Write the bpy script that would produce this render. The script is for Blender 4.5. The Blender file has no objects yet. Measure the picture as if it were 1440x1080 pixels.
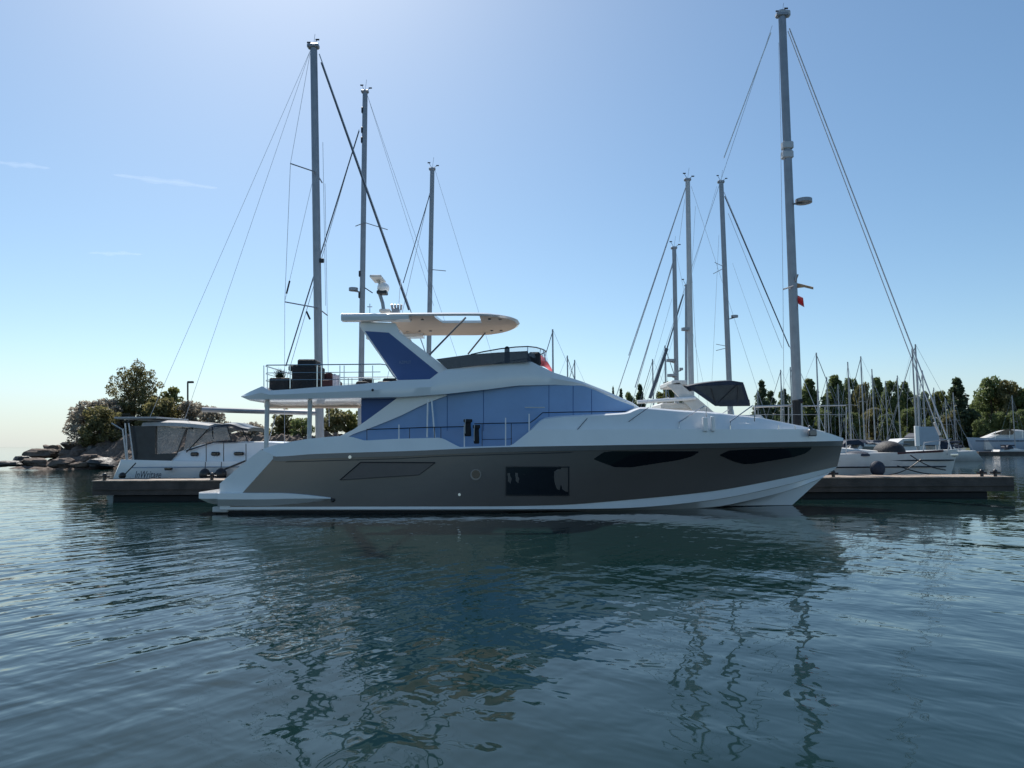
import bpy, math, random
from mathutils import Vector, Matrix, noise
random.seed(7)
S = bpy.context.scene
C = S.collection
R = math.radians

# ------------------------------------------------------------------ camera
F, H = 1000.0, 2.5
PITCH, ROLL = math.atan(85 / F), R(0.25)
cam = bpy.data.cameras.new("camera")
cam.sensor_width = 36; cam.lens = 36 * F / 1440
cam.clip_start = 0.1; cam.clip_end = 20000
co = bpy.data.objects.new("camera", cam); C.objects.link(co)
CM = Matrix.Rotation(math.pi / 2 + PITCH, 3, 'X') @ Matrix.Rotation(-ROLL, 3, 'Z')
co.matrix_world = Matrix.Translation((0, 0, H)) @ CM.to_4x4()
S.camera = co

def P(u, v, D):
    """point at distance Y=D seen at photograph position (u, v)"""
    d = CM @ Vector(((u - 720) / F, (540 - v) / F, -1))
    t = D / d.y
    return Vector((d.x * t, D, H + d.z * t))
def proj(p):
    q = CM.transposed() @ (Vector(p) - Vector((0, 0, H)))
    return 720 + F * q.x / -q.z, 540 - F * q.y / -q.z
def PZ(u, D, z):
    x = (u - 720) / F * D
    for _ in range(4):
        pu, pv = proj((x, D, z)); x += (u - pu) / F * D
    return Vector((x, D, z))
def lin(pts, u):
    if u <= pts[0][0]: return pts[0][1]
    for a, b in zip(pts, pts[1:]):
        if u <= b[0]: return a[1] + (b[1] - a[1]) * (u - a[0]) / max(1e-9, b[0] - a[0])
    return pts[-1][1]
def sm(pts, u):
    n = len(pts)
    if n < 3 or u <= pts[0][0] or u >= pts[-1][0]: return lin(pts, u)
    m = []
    for i in range(n):
        if i == 0 or i == n - 1:
            j = min(i, n - 2); m.append((pts[j+1][1] - pts[j][1]) / (pts[j+1][0] - pts[j][0]))
        else:
            a = (pts[i][1] - pts[i-1][1]) / (pts[i][0] - pts[i-1][0]); b = (pts[i+1][1] - pts[i][1]) / (pts[i+1][0] - pts[i][0])
            m.append(0 if a * b <= 0 else 2 * a * b / (a + b))
    for i in range(n - 1):
        if u <= pts[i+1][0]:
            h = pts[i+1][0] - pts[i][0]; t = (u - pts[i][0]) / h
            return ((2*t**3 - 3*t*t + 1) * pts[i][1] + (t**3 - 2*t*t + t) * h * m[i] + (-2*t**3 + 3*t*t) * pts[i+1][1] + (t**3 - t*t) * h * m[i+1])

# ------------------------------------------------------------------ mesh helpers
class MB:
    def __init__(s): s.v = []; s.f = []
    def quadstrip(s, rows, close_u=False, close_v=False):
        b = len(s.v); n = len(rows[0])
        for r in rows: s.v += [tuple(p) for p in r]
        for i in range(len(rows) - (0 if close_u else 1)):
            for j in range(n - (0 if close_v else 1)):
                a = b + i * n; c = b + ((i + 1) % len(rows)) * n; k = (j + 1) % n
                s.f.append((a + j, a + k, c + k, c + j))
        return b
    def tube(s, pts, r, n=6, cap=True, r2=None):
        pts = [Vector(p) for p in pts]; rows = []
        for i, p in enumerate(pts):
            t = (pts[min(i + 1, len(pts) - 1)] - pts[max(i - 1, 0)]).normalized()
            up = Vector((0, 0, 1)) if abs(t.z) < .9 else Vector((1, 0, 0))
            a = t.cross(up).normalized(); c = t.cross(a)
            rr = r if r2 is None else r + (r2 - r) * i / (len(pts) - 1)
            rows.append([p + (a * math.cos(k * 2 * math.pi / n) + c * math.sin(k * 2 * math.pi / n)) * rr for k in range(n)])
        b = s.quadstrip(rows, close_v=True)
        if cap:
            s.f.append(tuple(b + k for k in range(n))[::-1]); s.f.append(tuple(b + (len(pts) - 1) * n + k for k in range(n)))
        return s
    def box(s, lo, hi, bev=0):
        x0, y0, z0 = lo; x1, y1, z1 = hi
        e = min(bev, (x1-x0)/2.1, (y1-y0)/2.1, (z1-z0)/2.1)
        def ring(z, k): return [(x0+k, y0, z), (x1-k, y0, z), (x1, y0+k, z), (x1, y1-k, z), (x1-k, y1, z), (x0+k, y1, z), (x0, y1-k, z), (x0, y0+k, z)] if e else [(x0, y0, z), (x1, y0, z), (x1, y1, z), (x0, y1, z)]
        def inset(z): return [(x0+e, y0+e, z), (x1-e, y0+e, z), (x1-e, y0+e, z), (x1-e, y1-e, z), (x1-e, y1-e, z), (x0+e, y1-e, z), (x0+e, y1-e, z), (x0+e, y0+e, z)]
        rows = [inset(z0), ring(z0 + e, e), ring(z1 - e, e), inset(z1)] if e else [ring(z0, 0), ring(z1, 0)]
        b = s.quadstrip(rows, close_v=True); n = len(rows[0])
        s.f.append(tuple(b + k for k in range(n))[::-1]); s.f.append(tuple(b + (len(rows) - 1) * n + k for k in range(n)))
        return s
    def prism(s, pts, off):
        b = len(s.v); n = len(pts); off = Vector(off)
        s.v += [tuple(p) for p in pts] + [tuple(Vector(p) + off) for p in pts]
        s.f.append(tuple(range(b, b + n))); s.f.append(tuple(range(b + 2 * n - 1, b + n - 1, -1)))
        for i in range(n): k = (i + 1) % n; s.f.append((b + i, b + n + i, b + n + k, b + k))
        return s
    def ball(s, c, r, seg=12, rings=8, sq=(1, 1, 1), jit=0):
        rows = []
        for i in range(rings + 1):
            th = math.pi * i / rings
            rows.append([(c[0] + r * sq[0] * math.sin(th) * math.cos(2 * math.pi * j / seg), c[1] + r * sq[1] * math.sin(th) * math.sin(2 * math.pi * j / seg), c[2] - r * sq[2] * math.cos(th)) for j in range(seg)])
        s.quadstrip(rows, close_v=True); return s
    def loft(s, rows, cap=True, close=True):
        b = s.quadstrip(rows, close_v=close); n = len(rows[0])
        if cap:
            s.f.append(tuple(b + k for k in range(n))[::-1]); s.f.append(tuple(b + (len(rows) - 1) * n + k for k in range(n)))
        return s

def obj(name, mb, m, parent=None, smooth=None, bevel=0):
    me = bpy.data.meshes.new(name)
    off = Vector(parent_world(parent)) if parent else Vector((0, 0, 0))
    me.from_pydata([tuple(Vector(p) - off) for p in mb.v], [], mb.f)
    me.validate()
    import bmesh
    bm = bmesh.new(); bm.from_mesh(me)
    if len(bm.verts) < 60000:
        bmesh.ops.remove_doubles(bm, verts=bm.verts, dist=1e-5)
        bmesh.ops.recalc_face_normals(bm, faces=bm.faces)
    bm.to_mesh(me); bm.free()
    me.materials.append(m)
    o = bpy.data.objects.new(name, me); C.objects.link(o)
    if parent: o.parent = parent
    if smooth:
        for p in me.polygons: p.use_smooth = True
        try: me.set_sharp_from_angle(angle=R(smooth if smooth is not True else 35))
        except Exception: pass
    if bevel:
        b = o.modifiers.new("bevel", 'BEVEL'); b.width = bevel; b.segments = 2; b.limit_method = 'ANGLE'
    return o
def parent_world(p):
    l = Vector(p.location)
    while p.parent: p = p.parent; l += p.location
    return l
def tag(o, label=None, cat=None, group=None, kind=None):
    if label: o['label'] = label
    if cat: o['category'] = cat
    if group: o['group'] = group
    if kind: o['kind'] = kind
    return o
def thing(name, label, cat, loc=(0, 0, 0), group=None):
    o = bpy.data.objects.new(name, None); C.objects.link(o); o.location = loc; o.empty_display_size = .2
    return tag(o, label, cat, group)
KIDS = {}
def kids(o): return [c for c in bpy.data.objects if c.parent == o]
def dup(o, loc=None, rz=0, sc=None, label=None, parent=None, ks=None):
    c = o.copy(); C.objects.link(c)
    if parent: c.parent = parent
    if loc is not None: c.location = loc; c.rotation_euler = (0, 0, rz)
    if sc: c.scale = sc
    if label: c['label'] = label
    for k in kids(o): dup(k, parent=c)
    return c

# ------------------------------------------------------------------ materials
def mat(name, col, rough=.5, metal=0, vary=.12, scale=3., bump=0, coat=0, alpha=None, trans=0, spec=None, col2=None, bscale=None):
    m = bpy.data.materials.new(name); m.use_nodes = True
    nt = m.node_tree; N = nt.nodes; L = nt.links; b = N['Principled BSDF']
    b.inputs['Roughness'].default_value = rough; b.inputs['Metallic'].default_value = metal
    if coat: b.inputs['Coat Weight'].default_value = coat; b.inputs['Coat Roughness'].default_value = .06
    if trans: b.inputs['Transmission Weight'].default_value = trans
    if alpha is not None: b.inputs['Alpha'].default_value = alpha
    if spec is not None: b.inputs['Specular IOR Level'].default_value = spec
    tc = N.new('ShaderNodeTexCoord'); nz = N.new('ShaderNodeTexNoise')
    nz.inputs['Scale'].default_value = scale; nz.inputs['Detail'].default_value = 5; nz.inputs['Roughness'].default_value = .62
    L.new(tc.outputs['Object'], nz.inputs['Vector'])
    rp = N.new('ShaderNodeValToRGB'); rp.color_ramp.elements[0].position = .3; rp.color_ramp.elements[1].position = .7
    c1 = [c * (1 - vary) for c in col]; c2 = list(col2) if col2 else [min(1, c * (1 + vary)) for c in col]
    rp.color_ramp.elements[0].color = (*c1, 1); rp.color_ramp.elements[1].color = (*c2, 1)
    L.new(nz.outputs['Fac'], rp.inputs['Fac']); L.new(rp.outputs['Color'], b.inputs['Base Color'])
    if bump:
        n2 = N.new('ShaderNodeTexNoise'); n2.inputs['Scale'].default_value = bscale or scale * 4; n2.inputs['Detail'].default_value = 4
        L.new(tc.outputs['Object'], n2.inputs['Vector'])
        bp = N.new('ShaderNodeBump'); bp.inputs['Strength'].default_value = 1; bp.inputs['Distance'].default_value = bump
        L.new(n2.outputs['Fac'], bp.inputs['Height']); L.new(bp.outputs['Normal'], b.inputs['Normal'])
    return m
M = {}
M['white'] = mat('white gelcoat', (.83, .83, .82), .22, vary=.04, scale=.7, coat=.6, bump=.004, bscale=.8)
M['white2'] = mat('weathered white gelcoat', (.62, .61, .58), .4, vary=.1, scale=1.5)
M['cream'] = mat('cream headliner', (.46, .37, .29), .6, vary=.06, scale=1)
M['taupe'] = mat('taupe hull paint', (.16, .13, .11), .22, metal=.15, vary=.05, scale=.5, coat=.7, bump=.005, bscale=.7)
M['taupe2'] = mat('taupe rub rail', (.2, .19, .185), .3, metal=.3, vary=.05)
M['vent'] = mat('vent panel', (.14, .115, .105), .35, vary=.06)
M['dark'] = mat('dark trim', (.015, .015, .017), .35, vary=.2)
M['hull_black'] = mat('black hull bottom', (.012, .013, .016), .6, vary=.3)  # even black for the waterline strip and the hull under it
M['glass'] = mat('black hull glass', (.008, .009, .011), .05, vary=.1, coat=.3)
M['smoke'] = mat('smoked acrylic', (.06, .06, .065), .2, vary=.1, alpha=.86)
M['blue'] = mat('blue mesh window cover', (.165, .325, .58), .33, vary=.09, scale=.5, bump=.02, bscale=.9, coat=.3)
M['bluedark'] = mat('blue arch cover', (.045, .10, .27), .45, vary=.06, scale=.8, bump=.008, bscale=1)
M['bluetext'] = mat('blue cover lettering', (.2, .27, .42), .5)
M['seam'] = mat('cover seam', (.05, .14, .34), .6)
M['steel'] = mat('polished steel', (.6, .6, .6), .2, metal=1, vary=.05)
M['alu'] = mat('anodised mast', (.30, .31, .33), .38, metal=.5, vary=.1, scale=2)
M['alu2'] = mat('pale painted mast', (.5, .5, .5), .35, metal=.2, vary=.08, scale=2)
M['wire'] = mat('rigging wire', (.5, .53, .58), .5)
M['sail'] = mat('furled sail cover', (.10, .12, .15), .8, vary=.2, bump=.02)
M['palewire'] = mat('pale line', (.75, .77, .8), .6)
M['canvas'] = mat('grey canvas', (.42, .41, .39), .85, vary=.12, bump=.02)
M['navy'] = mat('navy canvas', (.018, .028, .05), .75, vary=.25, bump=.02)
M['black'] = mat('black canvas cover', (.014, .015, .018), .7, vary=.3, bump=.02)
M['vinyl'] = mat('clear vinyl window', (.34, .34, .34), .12, vary=.2, alpha=.38)
M['vinyldark'] = mat('dark screen window', (.028, .034, .042), .3, vary=.25, alpha=.86)
M['clear'] = mat('clear windscreen', (.5, .55, .58), .05, vary=.05, alpha=.22)
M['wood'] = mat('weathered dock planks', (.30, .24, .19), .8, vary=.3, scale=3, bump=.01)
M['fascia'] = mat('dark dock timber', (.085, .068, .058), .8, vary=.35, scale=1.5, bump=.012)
M['float'] = mat('black dock float', (.01, .011, .012), .7, vary=.3)
M['orange'] = mat('orange flag cloth', (.5, .3, .16), .8)
M['leaf'] = None
M['bark'] = mat('tree bark', (.10, .08, .062), .9, vary=.3, scale=4, bump=.04)
M['rock'] = mat('shore rock', (.17, .105, .075), .9, vary=.6, scale=.9, bump=.3, bscale=1.6, col2=(.19, .145, .115))
M['rockdark'] = mat('wet rock', (.05, .045, .04), .6, vary=.5, scale=.8, bump=.1)
M['soil'] = mat('island soil', (.10, .085, .06), .95, vary=.4, scale=.5, bump=.15)
M['land'] = mat('far shore grass', (.07, .085, .04), .95, vary=.35, scale=.1)
M['redbrown'] = mat('red brown cushion', (.09, .035, .035), .8, vary=.3)
M['pinkwhite'] = mat('white patterned towel', (.8, .72, .74), .8, vary=.2, scale=8)
M['name'] = mat('dark name lettering', (.03, .035, .05), .5)
M['leafdark'] = mat('potted plant leaf', (.04, .06, .03), .7)
M['paleblue'] = mat('pale blue hull paint', (.35, .42, .5), .3, vary=.06)

def leafmat(name, a, b, trans=.5):
    m = bpy.data.materials.new(name); m.use_nodes = True
    nt = m.node_tree; N = nt.nodes; L = nt.links; p = N['Principled BSDF']
    tc = N.new('ShaderNodeTexCoord'); nz = N.new('ShaderNodeTexNoise'); nz.inputs['Scale'].default_value = .9; nz.inputs['Detail'].default_value = 6
    nz.inputs['Roughness'].default_value = .8
    L.new(tc.outputs['Object'], nz.inputs['Vector'])
    rp = N.new('ShaderNodeValToRGB'); rp.color_ramp.elements[0].position = .32; rp.color_ramp.elements[1].position = .68
    rp.color_ramp.elements[0].color = (*a, 1); rp.color_ramp.elements[1].color = (*b, 1)
    L.new(nz.outputs['Fac'], rp.inputs['Fac']); L.new(rp.outputs['Color'], p.inputs['Base Color'])
    p.inputs['Roughness'].default_value = .55
    tr = N.new('ShaderNodeBsdfTranslucent'); L.new(rp.outputs['Color'], tr.inputs['Color'])
    mx = N.new('ShaderNodeMixShader'); mx.inputs['Fac'].default_value = trans
    L.new(p.outputs['BSDF'], mx.inputs[1]); L.new(tr.outputs['BSDF'], mx.inputs[2])
    L.new(mx.outputs['Shader'], N['Material Output'].inputs['Surface'])
    return m
M['leaf_conifer'] = leafmat('dark conifer foliage', (.045, .07, .038), (.115, .15, .075))
M['leaf_green'] = leafmat('green foliage', (.085, .12, .045), (.22, .26, .10))
M['leaf_light'] = leafmat('light green foliage', (.10, .12, .035), (.24, .25, .08))
M['leaf_grey'] = leafmat('grey brown shrub foliage', (.15, .125, .085), (.55, .50, .41))
M['leaf_olive'] = leafmat('olive shrub foliage', (.11, .11, .05), (.30, .27, .115))

M['red'] = leafmat('red flag cloth', (.55, .09, .11), (.72, .22, .24), .45)
def text(body, name, size, loc, m, parent, shear=0, ext=.004, width=None):
    cu = bpy.data.curves.new(name, 'FONT'); cu.body = body; cu.size = size; cu.shear = shear; cu.extrude = ext
    t = bpy.data.objects.new(name, cu); C.objects.link(t)
    bpy.context.view_layer.update()
    me = bpy.data.meshes.new_from_object(t.evaluated_get(bpy.context.evaluated_depsgraph_get()))
    bpy.data.objects.remove(t); bpy.data.curves.remove(cu)
    if width:
        xs = [v.co.x for v in me.vertices]; k = width / (max(xs) - min(xs))
        for v in me.vertices: v.co.x *= k
    me.materials.clear(); me.materials.append(m)
    o = bpy.data.objects.new(name, me); C.objects.link(o)
    o.parent = parent; o.location = Vector(loc) - parent_world(parent); o.rotation_euler = (math.pi / 2, 0, 0)
    return o

# ------------------------------------------------------------------ sky, sun
SUN_EL, SUN_AZ = R(47), R(-20)          # azimuth measured from +Y towards +X
w = bpy.data.worlds.new("World"); S.world = w; w.use_nodes = True
wn = w.node_tree.nodes; wl = w.node_tree.links
sky = wn.new('ShaderNodeTexSky'); sky.sky_type = 'NISHITA'; sky.sun_disc = False
sky.sun_elevation = SUN_EL; sky.sun_rotation = SUN_AZ
SKY_DUST, SKY_STR, SKY_SAT, SKY_TINT, SKY_GAM = .55, .113, 1.12, (.925, .995, .955), .88
sky.altitude = 0; sky.air_density = .92; sky.dust_density = SKY_DUST; sky.ozone_density = 3.0
bg = wn['Background']; bg.inputs['Strength'].default_value = SKY_STR
hs = wn.new('ShaderNodeHueSaturation'); hs.inputs['Saturation'].default_value = SKY_SAT
ti = wn.new('ShaderNodeMix'); ti.data_type = 'RGBA'; ti.blend_type = 'MULTIPLY'; ti.inputs[0].default_value = 1; ti.inputs[7].default_value = (*SKY_TINT, 1)
gm = wn.new('ShaderNodeGamma'); gm.inputs['Gamma'].default_value = SKY_GAM
wl.new(sky.outputs['Color'], hs.inputs['Color']); wl.new(hs.outputs['Color'], ti.inputs[6]); wl.new(ti.outputs[2], gm.inputs['Color']); 
gc = wn.new('ShaderNodeTexCoord'); gs = wn.new('ShaderNodeSeparateXYZ'); wl.new(gc.outputs['Generated'], gs.inputs[0])
gr = wn.new('ShaderNodeMapRange'); gr.interpolation_type = 'SMOOTHSTEP'
for i_, q_ in enumerate((-.02, .13, .7, 0)): gr.inputs[i_ + 1].default_value = q_
wl.new(gs.outputs[2], gr.inputs[0])
hz_ = wn.new('ShaderNodeMix'); hz_.data_type = 'RGBA'; hz_.inputs[7].default_value = (3.7, 4.25, 4.7, 1)   # pale tint mixed into the low sky colour, whitening the yellowish horizon
wl.new(gr.outputs[0], hz_.inputs[0]); wl.new(gm.outputs['Color'], hz_.inputs[6]); wl.new(hz_.outputs[2], bg.inputs['Color'])
sl = bpy.data.lights.new("sun", 'SUN'); sl.energy = 4; sl.angle = R(.5); sl.color = (1, .95, .88)
so = bpy.data.objects.new("sun", sl); C.objects.link(so)
sd = Vector((math.sin(SUN_AZ) * math.cos(SUN_EL), math.cos(SUN_AZ) * math.cos(SUN_EL), math.sin(SUN_EL)))
so.rotation_euler = (-sd).to_track_quat('-Z', 'Y').to_euler(); so.location = (0, 0, 60)
S.view_settings.view_transform = 'Standard'; S.view_settings.look = 'None'; S.view_settings.exposure = .54; S.view_settings.gamma = 1

# ------------------------------------------------------------------ water
def water_material():
    m = bpy.data.materials.new('harbour water'); m.use_nodes = True
    nt = m.node_tree; N = nt.nodes; L = nt.links; b = N['Principled BSDF']
    b.inputs['Base Color'].default_value = (.006, .021, .021, 1)
    b.inputs['Roughness'].default_value = .03; b.inputs['IOR'].default_value = 1.333
    tc = N.new('ShaderNodeTexCoord')
    def nz(scale, rot, length, detail=2, rough=.5, dist=0):
        mp = N.new('ShaderNodeMapping'); mp.vector_type = 'TEXTURE'; mp.inputs['Rotation'].default_value = (0, 0, R(rot)); mp.inputs['Scale'].default_value = (1, length, 1)
        L.new(tc.outputs['Object'], mp.inputs['Vector'])
        n = N.new('ShaderNodeTexNoise'); n.inputs['Scale'].default_value = scale; n.inputs['Detail'].default_value = detail
        n.inputs['Roughness'].default_value = rough; n.inputs['Distortion'].default_value = dist
        L.new(mp.outputs['Vector'], n.inputs['Vector']); return n.outputs['Fac']
    def math_(op, a, b_=None):
        n = N.new('ShaderNodeMath'); n.operation = op
        for i, x in enumerate((a, b_)):
            if x is None: continue
            if isinstance(x, (int, float)): n.inputs[i].default_value = x
            else: L.new(x, n.inputs[i])
        return n.outputs[0]
    def rng(x, a, b_, c, d):
        n = N.new('ShaderNodeMapRange'); n.interpolation_type = 'SMOOTHSTEP'
        for i, q in enumerate((a, b_, c, d)): n.inputs[i + 1].default_value = q
        L.new(x, n.inputs[0]); return n.outputs[0]
    swell = nz(.55, 60, 1.7, 1)                      # slow smooth undulation
    mid = nz(1.9, -36, 3.2, 2, .45, .2)               # wind ripples, crests along one direction
    cross = nz(2.4, 48, 1.6, 2, .5, .3)
    fine = nz(5.5, -28, 2.6, 2, .5, .2)
    patch = nz(.07, 30, 1, 2)                        # calm and ruffled patches
    sep = N.new('ShaderNodeSeparateXYZ'); L.new(tc.outputs['Object'], sep.inputs[0])
    west = rng(sep.outputs[0], -9, 2, 1, .0)          # the open-water side to the west is more ruffled
    far_ = rng(sep.outputs[1], 5, 18, .0, .45)         # away from the calm pool in the foreground
    ruff = math_('ADD', math_('ADD', math_('MULTIPLY', west, .6), far_), rng(patch, .42, .62, .0, .4))
    h = math_('MULTIPLY', swell, .085)
    h = math_('ADD', h, math_('MULTIPLY', math_('MULTIPLY', mid, .075), math_('ADD', ruff, .1)))
    h = math_('ADD', h, math_('MULTIPLY', math_('MULTIPLY', cross, .035), math_('ADD', math_('MULTIPLY', ruff, .5), .42)))
    h = math_('ADD', h, math_('MULTIPLY', math_('MULTIPLY', fine, .008), ruff))
    bp = N.new('ShaderNodeBump'); bp.inputs['Strength'].default_value = 1; bp.inputs['Distance'].default_value = 1
    h = math_('MULTIPLY', h, rng(sep.outputs[1], 8, 22, 1, .28))
    L.new(h, bp.inputs['Height']); L.new(bp.outputs['Normal'], b.inputs['Normal'])
    return m
M['water'] = water_material()
wm = MB()
xs = [-9000, -2000, -400, -100, 100, 400, 2000, 9000]; ys = [-400, -40, 0, 40, 100, 300, 1500, 12000]
wm.quadstrip([[(x, y, 0) for x in xs] for y in ys])
tag(obj('water', wm, M['water']), kind='structure')

# ================================================================== the motor yacht
YC = 29.1
yacht = thing('motor_yacht', 'large taupe and white flybridge motor yacht with blue window covers, broadside before the dock', 'motor yacht', (0, YC, 0))
def far(p): return Vector((p[0], 2 * YC - p[1], p[2]))
NS = 72
HB_SHEER = [(0, 2.75), (.2, 2.95), (.45, 3.0), (.6, 2.85), (.72, 2.4), (.82, 1.75), (.9, 1.1), (.96, .5), (1, .05)]
HB_LOW = [(0, 2.68), (.3, 2.85), (.5, 2.72), (.62, 2.4), (.75, 1.75), (.86, 1.0), (.94, .45), (1, .04)]
HB_WL = [(0, 2.5), (.3, 2.62), (.5, 2.42), (.65, 1.9), (.8, 1.1), (.92, .4), (1, .03)]
V_TOP = [(367, 633), (378, 637), (387, 642), (440, 638.5), (580, 634), (700, 629), (860, 626), (1000, 623.5), (1186, 620)]
V_LOW = [(308, 713.5), (323, 713), (700, 712), (760, 711), (800, 709.5), (860, 705), (1000, 691), (1110, 671), (1177.5, 656)]
V_LIP = [(308, 716.5), (323, 716.5), (760, 716), (860, 715), (900, 713.3), (1000, 703), (1110, 680.5), (1171, 662)]
V_RIDGE = [(306, 717.5), (760, 717.3), (900, 717.5), (1000, 713), (1060, 702), (1110, 689), (1157, 671.5)]
def row(u0, u1, vt, hb, n=NS, dz=0, dh=0):
    out = []
    for i in range(n + 1):
        s = i / n; u = u0 + (u1 - u0) * s
        out.append(P(u, sm(vt, u), YC - max(.02, sm(hb, s) + dh)) + Vector((0, 0, dz)))
    return out
def mixrow(a, b, t, bulge=0):
    return [p.lerp(q, t) - Vector((0, bulge * math.sin(math.pi * t), 0)) for p, q in zip(a, b)]
r_low = row(323, 1177.5, V_LOW, HB_LOW)
r_top = row(387, 1186, V_TOP, HB_SHEER)
for side in (0, 1):
    rows = [mixrow(r_low, r_top, k / 6) for k in range(7)]
    rows = [[p + Vector((0, .16 * math.sin(math.pi * k / 6) * (max(0, (i / NS - .55) / .45) ** 1.2) * (1 - (i / NS) ** 12), 0)) for i, p in enumerate(r)] for k, r in enumerate(rows)]
    if side: rows = [[far(p) for p in r] for r in rows]
    mb = MB(); mb.quadstrip(rows); obj('topsides', mb, M['taupe'], yacht, 40)
# white bottom with lip and spray ridge
r_wl = [PZ(303 + (1110 - 303) * i / NS, YC - sm(HB_WL, i / NS), -.02) for i in range(NS + 1)]
r_blk = [PZ(304 + (1114 - 304) * i / NS, YC - sm(HB_WL, i / NS) - .015, .1 if i < NS * .6 else .1 * (1 - (i / NS - .6) / .4) + .01) for i in range(NS + 1)]
r_keel = [Vector((p.x * .985, YC - (YC - p.y) * .55, -.9 if i < NS * .8 else -.9 + .8 * ((i / NS - .8) / .2) ** 2)) for i, p in enumerate(r_wl)]
r_lip0 = row(309, 1177.4, V_LOW, HB_LOW)
r_lip = row(309, 1171, V_LIP, HB_LOW, dh=.0)
r_lipin = row(309, 1168, [(a, b + .8) for a, b in V_LIP], HB_LOW, dh=-.09)
r_rid = row(307, 1157, V_RIDGE, HB_WL, dh=.10)
r_ridin = row(307, 1155, [(a, b + 1) for a, b in V_RIDGE], HB_WL, dh=.02)
base = [[r_lip0, r_lip], [r_lip, r_lipin], [r_lipin, r_rid], [r_rid, r_ridin], [r_ridin, r_blk]]
mb = MB()
for side in (0, 1):
    for a, b in base:
        mb.quadstrip([[far(p) for p in a], [far(p) for p in b]] if side else [a, b])
    # white quarter aft of the taupe paint
    q_out = [P(309, 713.5, YC - 2.68), P(308.5, 697, YC - 2.69), P(309, 680, YC - 2.70), P(338, 655, YC - 2.72), P(367, 632, YC - 2.74)]
    q_in = [P(324, 713, YC - 2.69), P(339, 696, YC - 2.70), P(353.5, 680, YC - 2.71), P(374, 657, YC - 2.73), P(389, 641.5, YC - 2.76)]
    q_in = [p + Vector((0, .012, 0)) for p in q_in]
    mb.quadstrip([[far(p) for p in q_out], [far(p) for p in q_in]] if side else [q_out, q_in])
mb.quadstrip([q_out, [far(p) for p in q_out]])
obj('lower_hull', mb, M['white'], yacht, 30)
mb = MB(); mb.quadstrip([r_blk, r_wl, r_keel, [far(p) for p in r_keel], [far(p) for p in r_wl], [far(p) for p in r_blk]])
mb.quadstrip([[r_blk[0], r_keel[0]], [far(r_blk[0]), far(r_keel[0])]])
obj('black_bottom', mb, M['hull_black'], yacht, 40)
# bulwark and deck
V_BUL = [(367, 632), (380, 628), (393, 624), (433, 617), (460, 614.5), (478, 613), (495, 614.5), (513, 619.5), (560, 617), (618, 615.5), (624, 617), (646, 628.6), (700, 627.2), (719, 626.6), (747, 604.5), (860, 604), (1000, 603.8), (1142, 603.5), (1165, 609), (1187, 616.5)]
us = [387 + (1186 - 387) * i / 160 for i in range(161)]
lo_, up_, inn = [], [], []
for i, u in enumerate([370, 378] + us):
    s = max(0, (u - 387) / (1186 - 387)); hb = max(.05, sm(HB_SHEER, s))
    lo_.append(P(u, sm(V_TOP, u), YC - hb)); t = P(u, lin(V_BUL, u), YC - hb + .04)
    up_.append(t); inn.append(Vector((t.x, min(YC - .01, t.y + .14), t.z)))
dk = [Vector((p.x, p.y, min(p.z - .03, lo_[i].z + .12))) for i, p in enumerate(inn)]
mb = MB(); mb.quadstrip([lo_, up_, inn, dk, [far(p) for p in dk], [far(p) for p in inn], [far(p) for p in up_], [far(p) for p in lo_]])
obj('bulwark', mb, M['white'], yacht, 30)
# rub rail
def hull_s(u): return max(0, min(1, (u - 387) / (1186 - 387)))
def hullD(u, v, out=.02):
    vl, vt = sm(V_LOW, u), sm(V_TOP, u); t = max(0, min(1, (v - vl) / (vt - vl)))
    sl_, st = max(0, min(1, (u - 323) / 854.5)), hull_s(u); s = sl_ + (st - sl_) * t
    conc = .16 * math.sin(math.pi * t) * (max(0, (s - .55) / .45) ** 1.2) * (1 - s ** 12)
    return YC - (sm(HB_LOW, sl_) * (1 - t) + sm(HB_SHEER, st) * t) + conc - out
def pair(name, mb, m, **k):
    obj(name, mb, m, yacht, **k)
    fb = MB(); fb.v = [tuple(far(p)) for p in mb.v]; fb.f = [tuple(reversed(f)) for f in mb.f]
    obj(name, fb, m, yacht, **k)
def hullstrip(top, bot, u0, u1, n=24, out=.02, thick=.06, sharp=False):
    rows = []
    for i in range(n + 1):
        u = u0 + (u1 - u0) * i / n; vt, vb = lin(top, u), lin(bot, u)
        a, b = P(u, vt, hullD(u, vt, out)), P(u, vb, hullD(u, vb, out))
        rows.append([a, b, b + Vector((0, thick, 0)), a + Vector((0, thick, 0))])
    return MB().loft(rows)
RT = [(u, sm(V_TOP, u) + .6) for u in range(380, 1190, 5)]
RB = [(u, v + 6.2) for u, v in RT]
pair('rub_rail', hullstrip(RT, RB, 384, 1184, 100, .035, .05), M['taupe2'], smooth=30)
pair('groove', hullstrip([(402, 649), (560, 644.4), (620, 641), (835, 634.8)], [(402, 650.2), (560, 645.6), (620, 642.2), (835, 636)], 402, 835, 60, .006, .03), M['dark'])
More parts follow.
